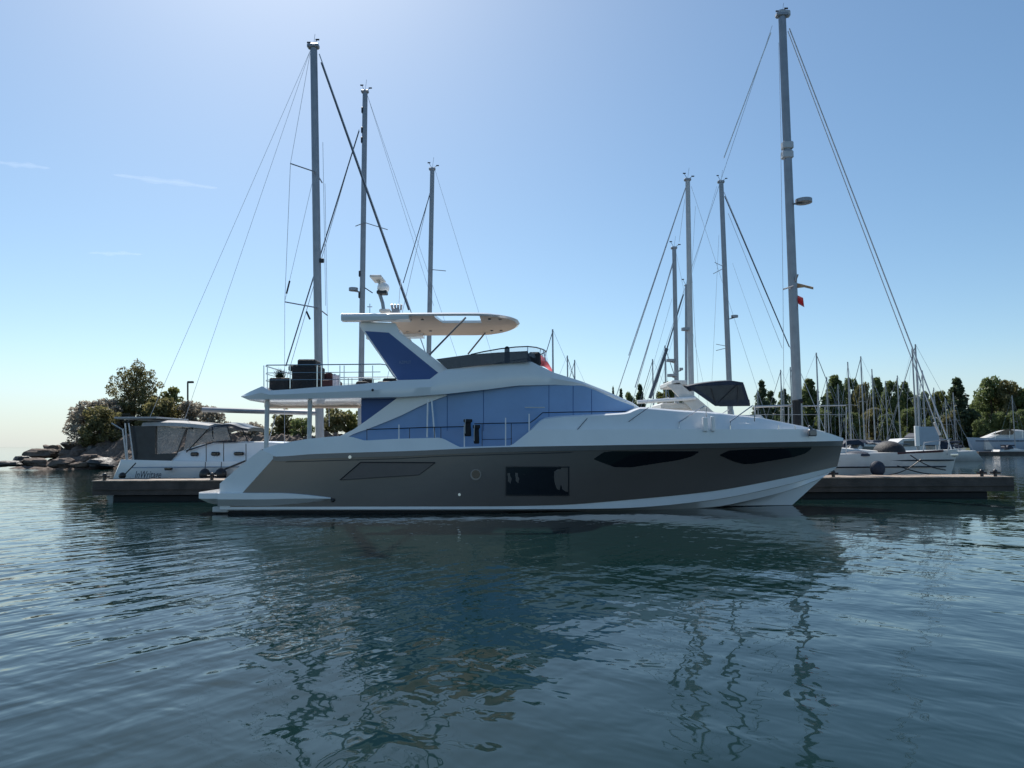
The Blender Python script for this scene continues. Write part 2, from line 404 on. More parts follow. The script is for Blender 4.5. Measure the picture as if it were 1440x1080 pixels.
# hull windows
W1T = [(835.5, 645), (849, 635.8), (862, 634.3), (982, 634.6)]; W1B = [(835.5, 646), (849, 651.5), (864, 656.8), (888, 657.2), (955, 646.8), (974, 641.5), (982, 636)]
W2T = [(1012.5, 639.5), (1025, 633.6), (1050, 632), (1141, 629)]; W2B = [(1012.5, 640.5), (1032, 649), (1046, 652.6), (1060, 652), (1118, 642.2), (1133, 637.5), (1141, 631)]
pair('hull_window', hullstrip(W1T, W1B, 835.5, 982, 40), M['glass'], smooth=30)
pair('hull_window', hullstrip(W2T, W2B, 1012.5, 1141, 40), M['glass'], smooth=30)
fr = hullstrip([(711, 656.6), (801, 656.6)], [(711, 697), (801, 697)], 711.5, 800, 8, .012, .05)
pair('hull_window', fr, M['glass'])
# frame around the square window
for a, b, n in (((711, 656), (801, 657.6), 8), ((711, 695.6), (801, 697.3), 8), ((711, 656), (712.6, 697), 2), ((799, 656), (800.6, 697), 2)):
    pair('window_frame', hullstrip([(a[0], a[1]), (b[0], a[1])], [(a[0], b[1]), (b[0], b[1])], a[0], b[0], n, .03, .05), M['dark'])
# porthole
def disc(u, v, r, out, n=20, depth=.05):
    c = P(u, v, hullD(u, v, out)); return MB().tube([c, c + Vector((0, depth, 0))], r, n)
pair('porthole', disc(669, 667.5, .20, .03, 24), M['taupe2'], smooth=30)
pair('porthole_glass', disc(669.3, 667, .155, .045, 24), M['glass'], smooth=30)
pair('exhaust_outlet', disc(646, 695.5, .05, .03), M['steel'], smooth=30)
pair('fairlead', disc(492, 642.7, .06, .05), M['steel'], smooth=30)
# side vent outlined aft
pair('vent_panel', hullstrip([(478, 674), (507, 650.5), (612, 651)], [(478, 675), (589, 668.5), (612, 652)], 478, 612, 30, .006, .05), M['vent'])
def hullline(pts, w=1.3, out=.025):
    for (a, b) in zip(pts, pts[1:]):
        n = 8; r = []
        for i in range(n + 1):
            u = a[0] + (b[0] - a[0]) * i / n; v = a[1] + (b[1] - a[1]) * i / n
            r.append(P(u, v, hullD(u, v, out)))
        yield MB().tube(r, w * .0131, 5)
for m_ in hullline([(478, 675), (507, 650), (612, 650.5)]): pair('vent_frame', m_, M['dark'])
for m_ in hullline([(612, 650.5), (589, 668), (478, 675)], 1.1): pair('vent_frame', m_, M['dark'])
# swim platform and side wings
zt, zb = P(300, 693, 26.4).z, P(300, 711, 26.4).z
xa, xb = P(271, 700, 26.4).x, P(326, 700, 26.4).x
outl = []
for sx, yy in ((0, 26.35), ):
    ring = [(xb, 26.35), (xa + .5, 26.35), (xa + .18, 26.5), (xa, 26.9), (xa, 2 * YC - 26.9), (xa + .18, 2 * YC - 26.5), (xa + .5, 2 * YC - 26.35), (xb, 2 * YC - 26.35)]
mb = MB(); cx = xb
def rr(z, k): return [(min(x + (k if x < cx - .01 else 0), cx), y + (k if y < YC else -k), z) for x, y in ring]
mb.loft([rr(zb, .42), rr(zb + .08, .24), rr((zt + zb) / 2 + .02, .0), rr(zt - .02, 0), rr(zt, .02)])
obj('swim_platform', mb, M['white'], yacht, 30)
rows = []
for i in range(25):
    s = i / 24; u = 306 + (465 - 306) * s; k = (1 - s ** 2.2)
    vt_, vb_ = 693 + 6.5 * max(0, (s - .55) / .45) ** 1.5, 711.5 - 8.5 * max(0, (s - .4) / .6) ** 1.3
    D0 = hullD(max(u, 330), 700, 0); o = .10 + .22 * k
    vm = vt_ + (vb_ - vt_) * .5
    rows.append([P(u, vt_, D0 + .05), P(u, vt_, D0 - o + .05), P(u, vt_ + .8, D0 - o), P(u, vm, D0 - o), P(u, vb_, D0 - o * .08), P(u, vb_, D0 + .05)])
pair('platform_wing', MB().loft(rows), M['white'], smooth=30)
pair('rubber_stop', MB().ball(P(468, 703.5, hullD(468, 703, .06)), .07, 8, 6), M['dark'], smooth=30)
obj('boarding_ladder_box', MB().box((P(300, 712, 26.6).x, 26.5, .05), (P(322, 712, 26.6).x, 31.6, .26), .03), M['white2'], yacht)

# ---- foredeck coachroof
CT = [(738, 612), (767, 587), (800, 584), (880, 580), (902, 572.5), (930, 574.5), (960, 577), (990, 578.5), (1040, 584), (1060, 586), (1095, 592.5), (1142, 602.5), (1160, 607)]
rows = []
for i in range(61):
    u = 738 + (1160 - 738) * i / 60; s = hull_s(u)
    hb = sm(HB_SHEER, s); e = max(0, (u - 1040) / 120)
    d0 = YC - max(.12, hb * (.93 - .25 * e)); vt_ = sm(CT, u)
    base_ = P(u, 618 if u > 747 else 622, d0)
    ins = .14 + .25 * min(1, max(0, (u - 880) / 60))
    p1 = P(u, vt_ + 2.2, min(YC - .03, d0 + ins)); p2 = P(u, vt_, min(YC - .02, d0 + ins + .12))
    lo2 = Vector((p1.x, base_.y, min(base_.z, p1.z - .02)))
    rows.append([lo2, p1, p2, far(p2), far(p1), far(lo2)])
obj('coachroof', MB().loft(rows), M['white'], yacht, 35)
# foredeck seat backs, grab rails
z1 = P(1000, 604, 28).z
for uu, ww in ((989, 9), (1000.5, 7.5)):
    dq = YC - sm(HB_SHEER, hull_s(uu)) * .93 - .22
    a = P(uu, 585 if uu > 995 else 586.5, dq); b = P(uu + ww, 605, dq)
    pair('seat_post', MB().box((a.x, dq, b.z - .05), (b.x - .06, dq + .2, a.z), .03), M['white'])
for (a, b) in (((955, 593.5), (990, 571)), ((1027, 592.5), (1058, 570.5))):
    d = YC - sm(HB_SHEER, hull_s((a[0] + b[0]) / 2)) * .93 - .03
    pair('grab_rail', MB().tube([P(a[0], a[1] + 8, d + .02), P(*a, d), P(*b, d + .15), P(b[0] + 3, b[1] + 1, d + .3), P(b[0] + 3, b[1] + 22, d + .45)], .022, 6), M['steel'], smooth=40)
for a, b in (((812, 604), (826, 588)), ((884, 593), (912, 573))):
    pair('deck_seam', MB().tube([P(*a, YC - sm(HB_SHEER, hull_s(a[0])) * .93 + .01), P(*b, YC - sm(HB_SHEER, hull_s(b[0])) * .93 + .13)], .012, 5), M['dark'])
for (u0, v0) in ((1142, 603.5), ):
    mb = MB(); c = P(u0, v0 + 1, YC - .9); mb.box((c.x - .16, c.y - .1, c.z - .25), (c.x + .16, c.y + .1, c.z + .02), .04); mb.tube([c, c + Vector((-.12, 0, .16))], .05, 8); mb.tube([c, c + Vector((.16, 0, -.03))], .04, 8)
    obj('anchor_windlass', mb, M['taupe2'], yacht, 40)
cl = [(1027, 604), (1095, 603), (1118, 603.5)]
for u0, v0 in cl:
    p = P(u0, v0, YC - sm(HB_SHEER, hull_s(u0)) + .12); pair('deck_cleat', MB().tube([p + Vector((0, 0, -.12)), p + Vector((0, 0, .14))], .022, 6), M['steel'])

# ---- deckhouse (saloon) with blue window covers
def DH(u): return 26.95 + (max(0, (u - 740) / 165)) ** 1.6 * 1.75
DT = [(508, 555), (627, 551), (727, 538), (780, 537), (817, 540), (836, 546), (864, 558), (895, 570), (905, 577)]
rows = []
for i in range(51):
    u = 508.5 + (904 - 508.5) * i / 50
    p0 = P(u, 634, DH(u) - .03); p1 = P(u, sm(DT, u) + 1.5, DH(u)); p2 = P(u, sm(DT, u) + .6, DH(u) + .1); p0.x = p1.x
    rows.append([p0, p1, p2, far(p2), far(p1), far(p0)])
obj('deckhouse', MB().loft(rows), M['white'], yacht, 30)
def dhstrip(top, bot, u0, u1, n=40, out=.03, thick=.05, off=0):
    rows = []
    for i in range(n + 1):
        u = u0 + (u1 - u0) * i / n; d = DH(u) - out - .03
        a, b = P(u, sm(top, u), d), P(u, lin(bot, u), d)
        rows.append([a, b, b + Vector((0, thick, 0)), a + Vector((0, thick, 0))])
    return MB().loft(rows)
BT = [(486, 617), (492, 612), (520, 601.5), (560, 585), (600, 566), (625, 556.5), (650, 551), (682, 547.5), (727, 542), (772, 540.5), (817, 542.4), (836, 548.3), (864, 561), (893, 572)]
BB = [(486, 618), (508, 622), (520, 632), (735, 632), (745, 610), (832, 604), (850, 590), (893, 573)]
rows = []
for i in range(71):
    u = 487 + (892 - 487) * i / 70; d = (DH(u) if u > 508 else DH(508)) - .06
    a, b = P(u, sm(BT, u), d), P(u, lin(BB, u), d)
    rows.append([a, b, b + Vector((0, .05, 0)), a + Vector((0, .05, 0))])
pair('window_cover', MB().loft(rows), M['blue'], smooth=30)
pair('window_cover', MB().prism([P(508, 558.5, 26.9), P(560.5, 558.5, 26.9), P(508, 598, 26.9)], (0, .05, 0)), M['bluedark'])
for u in (629, 680, 772, 806, 832):
    pair('cover_seam', MB().tube([P(u, sm(BT, u) + 1, DH(u) - .065), P(u, min(606, lin(BB, u)), DH(u) - .065)], .012, 4), M['seam'])
# white sloping strut between the two covers
ST = [(470, 617), (497, 604), (520, 588), (560, 558.5), (628, 553)]
SB = [(470, 618.5), (486, 618), (492, 612.8), (520, 602.2), (560, 586), (600, 567), (628, 556.5)]
rows = []
for i in range(31):
    u = 470 + 158 * i / 30; a, b = P(u, lin(ST, u), 26.78), P(u, sm(SB, u), 26.78)
    rows.append([a, b, b + Vector((0, .14, 0)), a + Vector((0, .14, 0))])
pair('side_strut', MB().loft(rows), M['white'], smooth=30)
# white poles stowed upright by the side gate
for a, b in (((601.5, 562), (600.5, 615)), ((607, 563), (611.5, 615))):
    obj('gate_pole', MB().tube([P(*b, 26.4), P(*a, 26.4)], .03, 6), M['white'], yacht, True)
# side deck rails
def rail(name, pts, D, r=.018, m='steel'):
    return obj(name, MB().tube([P(u, v, D) for u, v in pts], r, 6), M[m], yacht, 40)
DR = 26.25
rail('side_rail', [(516, 604), (560, 602.5), (600, 601), (649, 600), (661, 599)], DR, .02, 'dark')
rail('side_rail', [(667, 596), (690, 595.3), (745, 594.6), (752, 590), (763, 580.4), (800, 579.5), (845, 579), (880, 578.6)], DR + .1, .02, 'dark')
for u, v0, v1 in ((516, 603, 621), (561, 597, 619), (576, 602, 618), (611, 600, 618), (620, 600, 618), (653, 597, 630), (678, 595, 629), (711, 587.5, 629), (719, 594.5, 628), (744, 582, 608)):
    light = u in (561, 653, 711, 744)
    obj('rail_post', MB().tube([P(u, v1, DR), P(u, v0, DR)], .024 if light else .014, 6), M['white' if light else 'dark'], yacht, True)
obj('rail_top', MB().tube([P(738, 573, DR), P(766, 573, DR)], .022, 6), M['white2'], yacht, True)
rail('grab_line', [(678, 618), (711, 617.5), (720, 617)], DR, .012, 'dark')

# ---- flybridge deck and coaming
FB = [(339, 558), (347, 561.5), (400, 561), (460, 560), (561, 558.3), (627, 554), (682, 548), (727, 542.3), (780, 541), (817, 542.6), (836, 548.5), (864, 561), (900, 575)]
FT = [(339, 556.5), (352, 550), (368, 543), (378, 549), (406, 547.5), (448, 544), (504, 540), (560, 535), (604, 533), (618, 524), (629, 518.5), (691, 511.5), (727, 509), (747, 508), (760, 514.5), (780, 524), (817, 535.5), (854, 550), (890, 566), (900, 573)]
def DF(u): return 26.35 + .35 * min(1, max(0, (u - 560) / 180)) ** 2 + (max(0, (u - 740) / 160)) ** 1.5 * 2.0 + .5 * max(0, (372 - u) / 33) ** 2
rows = []
ulist = sorted(set([339, 343, 347, 352, 360, 368, 372, 378, 384] + [390 + 10 * i for i in range(51)] + [604, 611, 618, 624, 629, 747, 753, 760, 895, 899]))
for u in ulist:
    d = DF(u); vb, vt_ = lin(FB, u), lin(FT, u)
    pb, pt = P(u, vb, d + .06), P(u, vt_, d + .05); hgt = pt.z - pb.z
    lean = .10 + .08 * min(1, max(0, (u - 500) / 160))
    mid = P(u, vb + (vt_ - vb) * .5, d); pt2 = pt + Vector((0, .1, 0)); pt.y += lean * .4; pt2.y += lean * .4
    pb2 = Vector((pb.x, pb.y + .35, pb.z - .03 * min(1, max(0, (640 - u) / 120))))
    rows.append([pb2, pb, mid, pt, pt2, far(pt2), far(pt), far(mid), far(pb), far(pb2)])
obj('flybridge', MB().loft(rows), M['white'], yacht, 30)
pair('nav_light', MB().ball(P(524, 548.5, 26.35), .05, 8, 6), M['dark'])
# aft posts carrying the flybridge
for u in (376, 436):
    for dd in (26.75, 31.3):
        p, q = P(u, 563, dd), P(u, 632, dd); q.x = p.x; q.z = 2.0
        obj('support_post', MB().tube([q, p], .085, 10), M['white2'], yacht, True)
obj('cockpit_table', MB().box((P(470, 620, 29).x, 28.3, 2.35), (P(500, 620, 29).x, 30, 2.45), .03), M['wood'], yacht)
# ceiling lip under the flybridge
obj('ceiling_lip', MB().box((P(376, 566, 31).x, 30.6, P(400, 570, 31).z - .12), (P(505, 566, 31).x, 31.4, P(400, 566, 31).z + .1), .03), M['cream'], yacht)

# dark coaming window and windscreen
for mm in (MB().prism([P(613, 505, 26.62), P(660, 498.5, 26.66), P(700, 495.6, 26.7), P(742, 493.5, 26.78), P(747.5, 508.5, 26.62), P(727, 509.6, 26.6), P(691, 511.8, 26.5), P(629, 519, 26.5)], (0, .04, 0)), ):
    pair('coaming_window', mm, M['smoke'])
wr = [P(662, 498.5, 26.68), P(680, 494.5, 26.75), P(704, 490.3, 26.85), P(725, 488, 26.95), P(742, 487.2, 27.15), P(754, 488.5, 27.7), P(764, 491.5, 28.4), P(768, 494, YC)]
wb = [P(662, 499.5, 26.7), P(680, 497, 26.7), P(704, 496, 26.75), P(725, 496, 26.85), P(742, 500, 27.05), P(756, 505, 27.6), P(768, 509, 28.3), P(772, 512, YC)]
wr2 = wr + [far(p) for p in wr[-2::-1]]; wb2 = wb + [far(p) for p in wb[-2::-1]]
obj('windscreen_rail', MB().tube(wr2, .025, 6), M['dark'], yacht, 40)
obj('windscreen', MB().quadstrip([wb2, wr2]) and None or (lambda m: (m.quadstrip([wb2, wr2]), m)[1])(MB()), M['clear'], yacht, 40)
for k in (4, 6, 8, 10): obj('windscreen_post', MB().tube([wb2[k], wr2[k]], .02, 5), M['steel'], yacht)
# helm seats and console behind the windscreen
for yy in (27.6, 29.4):
    a = P(722, 508, 28.3)
    obj('helm_seat', MB().box((a.x - .35, yy, a.z - .2), (a.x - .15, yy + .7, a.z + .52), .06), M['black'], yacht, bevel=.02)
a = P(742, 508, 28.3); obj('helm_console', MB().box((a.x, 27.5, a.z - .3), (a.x + .5, 29.6, a.z + .28), .08), M['black'], yacht)

# ---- arch with blue panels
AR = [(507.5, 452), (556, 454), (563, 468), (595, 492), (612, 505), (629, 518.5), (622, 528), (604, 536), (560, 538), (505.5, 459)]
BL = [(513, 465.5), (546.5, 467.6), (616, 524), (604, 533.2), (560, 534.4)]
for n_, dd, sgn in (('radar_arch', 27.0, 1), ('radar_arch', 2 * YC - 27.0, -1)):
    pts = [P(u, v, 27.0) for u, v in AR]; pts = [Vector((p.x, dd, p.z)) for p in pts]
    obj('radar_arch', MB().prism(pts, (0, .28 * sgn, 0)), M['white'], yacht, bevel=.03)
    pts = [P(u, v, 26.97) for u, v in BL]; pts = [Vector((p.x, dd - .012 * sgn, p.z)) for p in pts]
    obj('arch_cover', MB().prism(pts, (0, .03 * sgn, 0)), M['bluedark'], yacht)
p = P(561, 511.5, 26.978)
text('AZIMUT', 'builder_lettering', .17, p, M['bluetext'], yacht, ext=.002, width=.46)

# ---- hardtop
zt = P(600, 440.5, 26.85).z; th = .13
X = lambda u, D: P(u, 445, D).x
hc = Vector((X(643, 27.5), 27.8))
hx0, hx1, hy0, hy1 = X(612, 27.3), X(676, 28), 26.88, 28.75
def hb_top(x):
    xl, xr = X(541, 27), X(731, 29); s = (x - xl) / (xr - xl)
    return 2.52 * (min(1, .965 + s)) * (max(0, 1 - max(0, (s - .58) / .42) ** 2.6)) ** .5
xl, xr = X(541, 26.9), X(731, 29)
near = [(xl + (xr - xl) * i / 60, YC - hb_top(xl + (xr - xl) * i / 60)) for i in range(61)]
outer = near + [(x, 2 * YC - y) for x, y in near[::-1]]
def hole(x, y):
    dx, dy = x - hc.x, y - hc.y; k = 1e9
    if dx > 0: k = min(k, (hx1 - hc.x) / dx)
    if dx < 0: k = min(k, (hx0 - hc.x) / dx)
    if dy > 0: k = min(k, (hy1 - hc.y) / dy)
    if dy < 0: k = min(k, (hy0 - hc.y) / dy)
    return hc.x + dx * k, hc.y + dy * k
def inset_(pts, k): return [(x + (YC - y) * 0 - (k if x > xr - 1.2 else -k if x < xl + .01 else 0), y + (k if y < YC else -k)) for x, y in pts]
crown = lambda x, y: .05 * (1 - ((y - YC) / 2.3) ** 2)
o_in = [hole(x, y) for x, y in outer]
ringz = lambda pts, z, c=1: [(x, y, z + c * crown(x, y)) for x, y in pts]
mb = MB(); mb.quadstrip([ringz(o_in, zt - th + .03), ringz(o_in, zt), ringz(inset_(outer, .12), zt), ringz(outer, zt - .06), ringz(outer, zt - th + .05), ringz(inset_(outer, .1), zt - th)], close_v=True)
obj('hardtop', mb, M['white'], yacht, 30)
rows = []
for i in range(9):
    s = i / 8; u = 480 + (575 - 480) * s; x = X(u, 26.65); w_ = .34 + .3 * s; z1_, z0_ = P(u, 440.3, 26.65).z, P(u, 451 - 2 * s, 26.65).z
    rows.append([(x, 26.62, z0_), (x, 26.58, (z0_ + z1_) / 2), (x, 26.62, z1_ - .03), (x, 26.68, z1_), (x, 26.62 + w_, z1_), (x, 26.62 + w_, z0_)])
pair('hardtop_wing', MB().loft(rows), M['white'], smooth=30)
mb = MB(); mb.quadstrip([ringz(inset_(outer, .1), zt - th - .002), ringz(o_in, zt - th + .028)], close_v=True)
obj('headliner', mb, M['cream'], yacht, 30)
for uu in (566, 584, 600, 690, 704):
    for yy in (27.6, 30.4): c = Vector((X(uu, 29), yy, zt - th + .0)); obj('ceiling_light', MB().tube([c + Vector((0, 0, -.012)), c + Vector((0, 0, .05))], .06, 10), M['taupe2'], yacht)
# hardtop struts
for a, b in (((604, 499), (655, 446.5)), ((658, 498), (684, 466))):
    dd = (26.8, 27.2) if a[0] < 620 else (26.9, 2 * YC - 27.6)
    if a[0] < 620:
        obj('hardtop_strut', MB().tube([P(*a, dd[0]), P(*b, dd[1])], .036, 8), M['taupe2'], yacht, True)
q0, q1 = P(658, 498, 30.9), P(684, 466, 30.9)
obj('hardtop_strut', MB().tube([q0, q1], .036, 8), M['taupe2'], yacht, True)
obj('hardtop_strut', MB().tube([far(q0), far(q1)], .032, 8), M['steel'], yacht, True) if False else None
# equipment on the hardtop
zt2 = zt + .1
def HT(u, v): return P(u, v, YC)
mb = MB(); mb.tube([HT(540, 440), HT(538, 426), HT(533.5, 412)], .075, 8); obj('radar_mast', mb, M['alu'], yacht, 40)
mb = MB(); c = HT(539, 405); mb.ball(c, .26, 14, 10, (1, 1, .9)); obj('radar_dome', mb, M['white'], yacht, True)
mb = MB(); c = HT(536, 411); mb.box((c.x - .16, c.y - .2, c.z - .1), (c.x + .26, c.y + .2, c.z + .05), .03); obj('radar_base', mb, M['dark'], yacht)
mb = MB(); c = HT(530, 392.5); mb.box((c.x - .2, c.y - .55, c.z - .05), (c.x + .28, c.y + .55, c.z + .06), .03); mb.tube([c, HT(535, 400)], .06, 8); obj('radar_scanner', mb, M['white2'], yacht)
mb = MB(); mb.tube([HT(520, 441), HT(520, 427)], .02, 5); mb.tube([HT(516.5, 431.5), HT(523.5, 431.5)], .02, 5); obj('antenna', mb, M['steel'], yacht)
mb = MB(); c = HT(557, 434); mb.box((c.x - .15, c.y - .2, c.z - .3), (c.x + .15, c.y + .2, c.z), .04)
for du in (-5, -1, 3, 7): mb.tube([c + Vector((du * .029, 0, -.06)), c + Vector((du * .034, -.1, .16))], .045, 7)
obj('horn_cluster', mb, M['alu'], yacht, 40)
mb = MB(); c = HT(545, 437.5); mb.box((c.x - .3, c.y - .3, c.z - .1), (c.x + .15, c.y + .3, c.z + .05), .04); obj('antenna_base', mb, M['white2'], yacht)
mb = MB(); mb.tube([HT(560, 440), HT(563.5, 392)], .012, 5); obj('antenna', mb, M['palewire'], yacht)

# ---- flybridge aft rail
D0, D1 = 26.55, 2 * YC - 26.55
for v, r_ in ((513.5, .022), (524.5, .014), (534.5, .014)):
    pts = [P(u, v + (0 if u < 380 else -1.5 * (u - 380) / 160), D0) for u in (372, 400, 430, 460, 500, 535)]
    if v < 520: pts += [P(543, 513, D0), P(553, 528, D0), P(559, 534, D0)]
    pts[0].x += .08
    aft = [Vector((pts[0].x - .08, D0 + .15, pts[0].z - .02)), Vector((pts[0].x - .08, D1 - .15, pts[0].z - .02))]
    pts = [far(p) for p in pts[::-1]] + aft[::-1] + pts
    obj('fly_rail', MB().tube(pts, r_, 6), M['steel'], yacht, 40)
for u in (371, 376, 408, 446, 452, 478, 484, 524):
    a, b = P(u, 514, D0), P(u, 548 - (u - 371) * .045, D0)
    pair('rail_post', MB().tube([b, a], .02, 6), M['steel'], smooth=True)

# ================================================================== things resting on the yacht
def fly(u, v, D=27.6): return P(u, v, D)
zd = P(420, 546.5, 26.6).z - .05
Dk = 28.0
def boxthing(name, label, cat, u0, u1, v0, m, part, depth=(27.2, 28.2), top=None):
    a, b = P(u0, v0, depth[0]), P(u1, v0, depth[0])
    t = thing(name, label, cat, ((a.x + b.x) / 2, sum(depth) / 2, zd))
    obj(part, MB().box((a.x, depth[0], zd), (b.x, depth[1], a.z), .05), M[m], t, bevel=.02)
    return t
t = boxthing('planter', 'square black planter box with a spiky plant at the aft end of the upper deck', 'planter', 378, 407, 531, 'black', 'pot')
mb = MB(); c = P(394, 531, 27.7)
for i in range(110):
    a = random.uniform(0, 6.28); l = random.uniform(.25, .5); d = Vector((math.cos(a) * random.uniform(.1, .75), math.sin(a) * .6, random.uniform(.5, 1))).normalized() * l
    s_ = Vector((-d.y, d.x, 0)).normalized() * .02 if d.xy.length > .01 else Vector((.02, 0, 0))
    b0 = c + Vector((random.uniform(-.12, .12), random.uniform(-.12, .12), -.02)); k = len(mb.v)
    mb.v += [tuple(b0 - s_), tuple(b0 + s_), tuple(b0 + d)]; mb.f.append((k, k + 1, k + 2))
obj('leaves', mb, M['leafdark'], t)
t = boxthing('covered_grill', 'bulky black canvas cover over a deck grill with a raised lid, beside the planter', 'covered grill', 410, 446, 513, 'black', 'cover', (27.0, 28.2))
a, b = P(418, 505, 27.2), P(443, 513, 27.2); obj('raised_lid', MB().box((a.x, 27.2, b.z - .03), (b.x, 28.0, a.z), .05), M['black'], t)
a, b = P(404, 513.5, 27.2), P(411, 521, 27.2); obj('side_shelf', MB().box((a.x, 27.3, b.z), (b.x + .03, 28.0, a.z), .04), M['black'], t)
t = boxthing('deck_armchair', 'low red brown cushioned deck armchair beside the black covered grill', 'armchair', 452, 474, 534, 'redbrown', 'seat', (27.1, 28.0))
a, b = P(453, 523, 27.5), P(464, 536, 27.5); obj('backrest', MB().box((a.x, 27.8, b.z), (b.x, 28.02, a.z), .05), M['redbrown'], t)
mb = MB(); 
for i in range(9):
    for j in range(13): mb.v.append((P(468 + 11 * i / 8, 520, 27.06).x, 27.06 + .03 * math.sin(i * 1.3), zd + .62 - .62 * j / 12 + .03 * math.sin(i * .9)))
for i in range(8):
    for j in range(12): mb.f.append((i * 13 + j, i * 13 + j + 1, (i + 1) * 13 + j + 1, (i + 1) * 13 + j))
tw = obj('beach_towel', mb, M['pinkwhite'], None, True); sd_ = tw.modifiers.new('thick', 'SOLIDIFY'); sd_.thickness = .02
tag(tw, 'pale pink and white towel hanging beside the red brown armchair on the upper deck', 'towel')
for u0, u1, lab in ((500, 516, 'low black sun lounger under the tall mast, on the upper deck'), (530, 556, 'low dark sofa at the foot of the blue arch panel')):
    t = boxthing('deck_lounger', lab, 'lounger', u0, u1, 536, 'black', 'seat', (27.4, 29.4))
    a, b = P(u0, 527, 28), P(u1, 536, 28); obj('backrest', MB().box((a.x, 29.2, a.z - .5), (b.x, 29.45, a.z - .02), .06), M['black'], t)
# two black bags hung on the side rail
for u0, u1, v0, v1, lab in ((651.5, 664.5, 589.5, 613.5, 'taller black fender bag hung higher on the side rail, in front of the blue cover'), (664.8, 675.5, 597.5, 624, 'shorter black fender bag hung lower on the side rail, right of the taller bag')):
    a, b = P(u0, v0, 26.15), P(u1, v1, 26.15); t = thing('fender_bag', lab, 'bag', ((a.x + b.x) / 2, 26.15, b.z))
    cx_, w_ = (a.x + b.x) / 2, (b.x - a.x) / 2; rows = []
    for k, (zz, ww) in enumerate(((0, .55), (.04, .72), (.35, .68), (.7, .62), (.8, .72), (.84, 1.0), (.97, 1.0), (1, .8))):
        z = b.z + (a.z - b.z) * zz; rows.append([(cx_ + w_ * ww * math.cos(q * math.pi / 6) * (1 + .05 * math.sin(3 * q + k)), 26.15 + .1 * ww * math.sin(q * math.pi / 6), z) for q in range(12)])
    obj('bag_body', MB().loft(rows), M['black'], t, 40)
    obj('strap', MB().tube([(cx_ - w_ * .55, 26.04, b.z + .1), (cx_ - w_ * .6, 26.03, (a.z + b.z) / 2), (cx_ - w_ * .5, 26.04, a.z)], .018, 5), M['canvas'], t)
# red flag at the front of the flybridge
t = thing('flag', 'limp red flag drooping at the front of the upper helm windscreen', 'flag', P(757, 520, 28.4))
obj('flagpole', MB().tube([P(757, 524, 28.4), P(760, 491, 28.4)], .018, 6), M['steel'], t)
mb = MB(); n = 14
for i in range(n + 1):
    for j in range(9):
        s = i / n; k = j / 8
        u = 756 + 19 * s + 1.5 * math.sin(3 * k); v = 497 + 6 * s + 14 * s * s + (18 - 11 * s) * k
        mb.v.append(tuple(P(u, v, 28.4 + .12 * math.sin(5 * s + 2 * k))))
for i in range(n):
    for j in range(8): mb.f.append((i * 9 + j, i * 9 + j + 1, (i + 1) * 9 + j + 1, (i + 1) * 9 + j))
fo = obj('cloth', mb, M['red'], t, True)
# ================================================================== dock
DY = 32.6
dock = thing('floating_dock', 'long timber floating dock running behind the motor yacht', 'dock', (2, DY + 1.2, 0))
dl, dr = P(130, 675, DY).x, P(1426, 671, DY).x
dz = P(1250, 671, DY).z
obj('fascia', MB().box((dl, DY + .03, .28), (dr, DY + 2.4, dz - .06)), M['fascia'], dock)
mb = MB(); x = dl - .04
while x < dr + .04:
    mb.box((x, DY, dz - .055), (min(x + .28, dr + .05), DY + 2.44, dz + random.uniform(-.004, .004))); x += .29
obj('deck_planks', mb, M['wood'], dock)
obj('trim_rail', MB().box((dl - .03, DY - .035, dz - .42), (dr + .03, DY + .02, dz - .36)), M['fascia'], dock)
for a, b in ((158, 300), (1125, 1390)):
    xa_, xb_ = P(a, 700, DY + .2).x, P(b, 700, DY + .2).x
    obj('float', MB().box((xa_, DY + .2, -.4), (xb_, DY + 2.2, .28), .06), M['float'], dock)
x = P(310, 700, DY).x
while x < P(1100, 700, DY).x:
    obj('float', MB().box((x, DY + .2, -.4), (x + 2.4, DY + 2.2, .28), .06), M['float'], dock); x += 3.2
for u in (147, 298, 1172, 1381, 1400):
    c = P(u, 672, DY + .35); z0 = dz; mb = MB()
    mb.tube([(c.x, c.y, z0 - .02), (c.x, c.y, z0 + .2)], .075, 10); mb.tube([(c.x - .22, c.y, z0 + .16), (c.x + .22, c.y, z0 + .16)], .05, 8); mb.ball((c.x, c.y, z0 + .23), .1, 10, 6)
    obj('mooring_bollard', mb, M['dark'], dock, 40)

# ================================================================== sailboats behind the dock
def hull_mesh(xs_, xb, yc, zs, half, rake=.8, bowz=None, trans=.72, sheer=.18, n=36):
    """one closed sailboat hull from stern xs_ to bow xb (either order)"""
    L_ = xb - xs_; sg = 1 if L_ > 0 else -1; L_ = abs(L_); rows = []
    for i in range(n + 1):
        s = i / n
        hb = half * (trans + (1 - trans) * math.sin(min(1, s / .45) * math.pi / 2) if s < .45 else max(.012, (1 - ((s - .45) / .55) ** 2.2)))
        zt_ = zs + sheer * (2 * (s - .4)) ** 2 + (0 if s < .4 else .12 * (s - .4))
        r = []
        for k, (kz, kw, kx) in enumerate(((1, 1, 1), (.86, 1.02, .95), (.5, .97, .6), (.05, .84, .1), (-.22, .45, -.1), (-.3, .05, -.15))):
            xx = s * L_ + (rake * kx * (s ** 6)) + (1 - s) ** 8 * (-.9 * (1 - kx))
            r.append(Vector((xs_ + sg * xx, yc - hb * kw, zt_ * kz if kz > 0 else kz * 2)))
        rows.append(r + [Vector((p.x, 2 * yc - p.y, p.z)) for p in r[::-1]])
    return rows
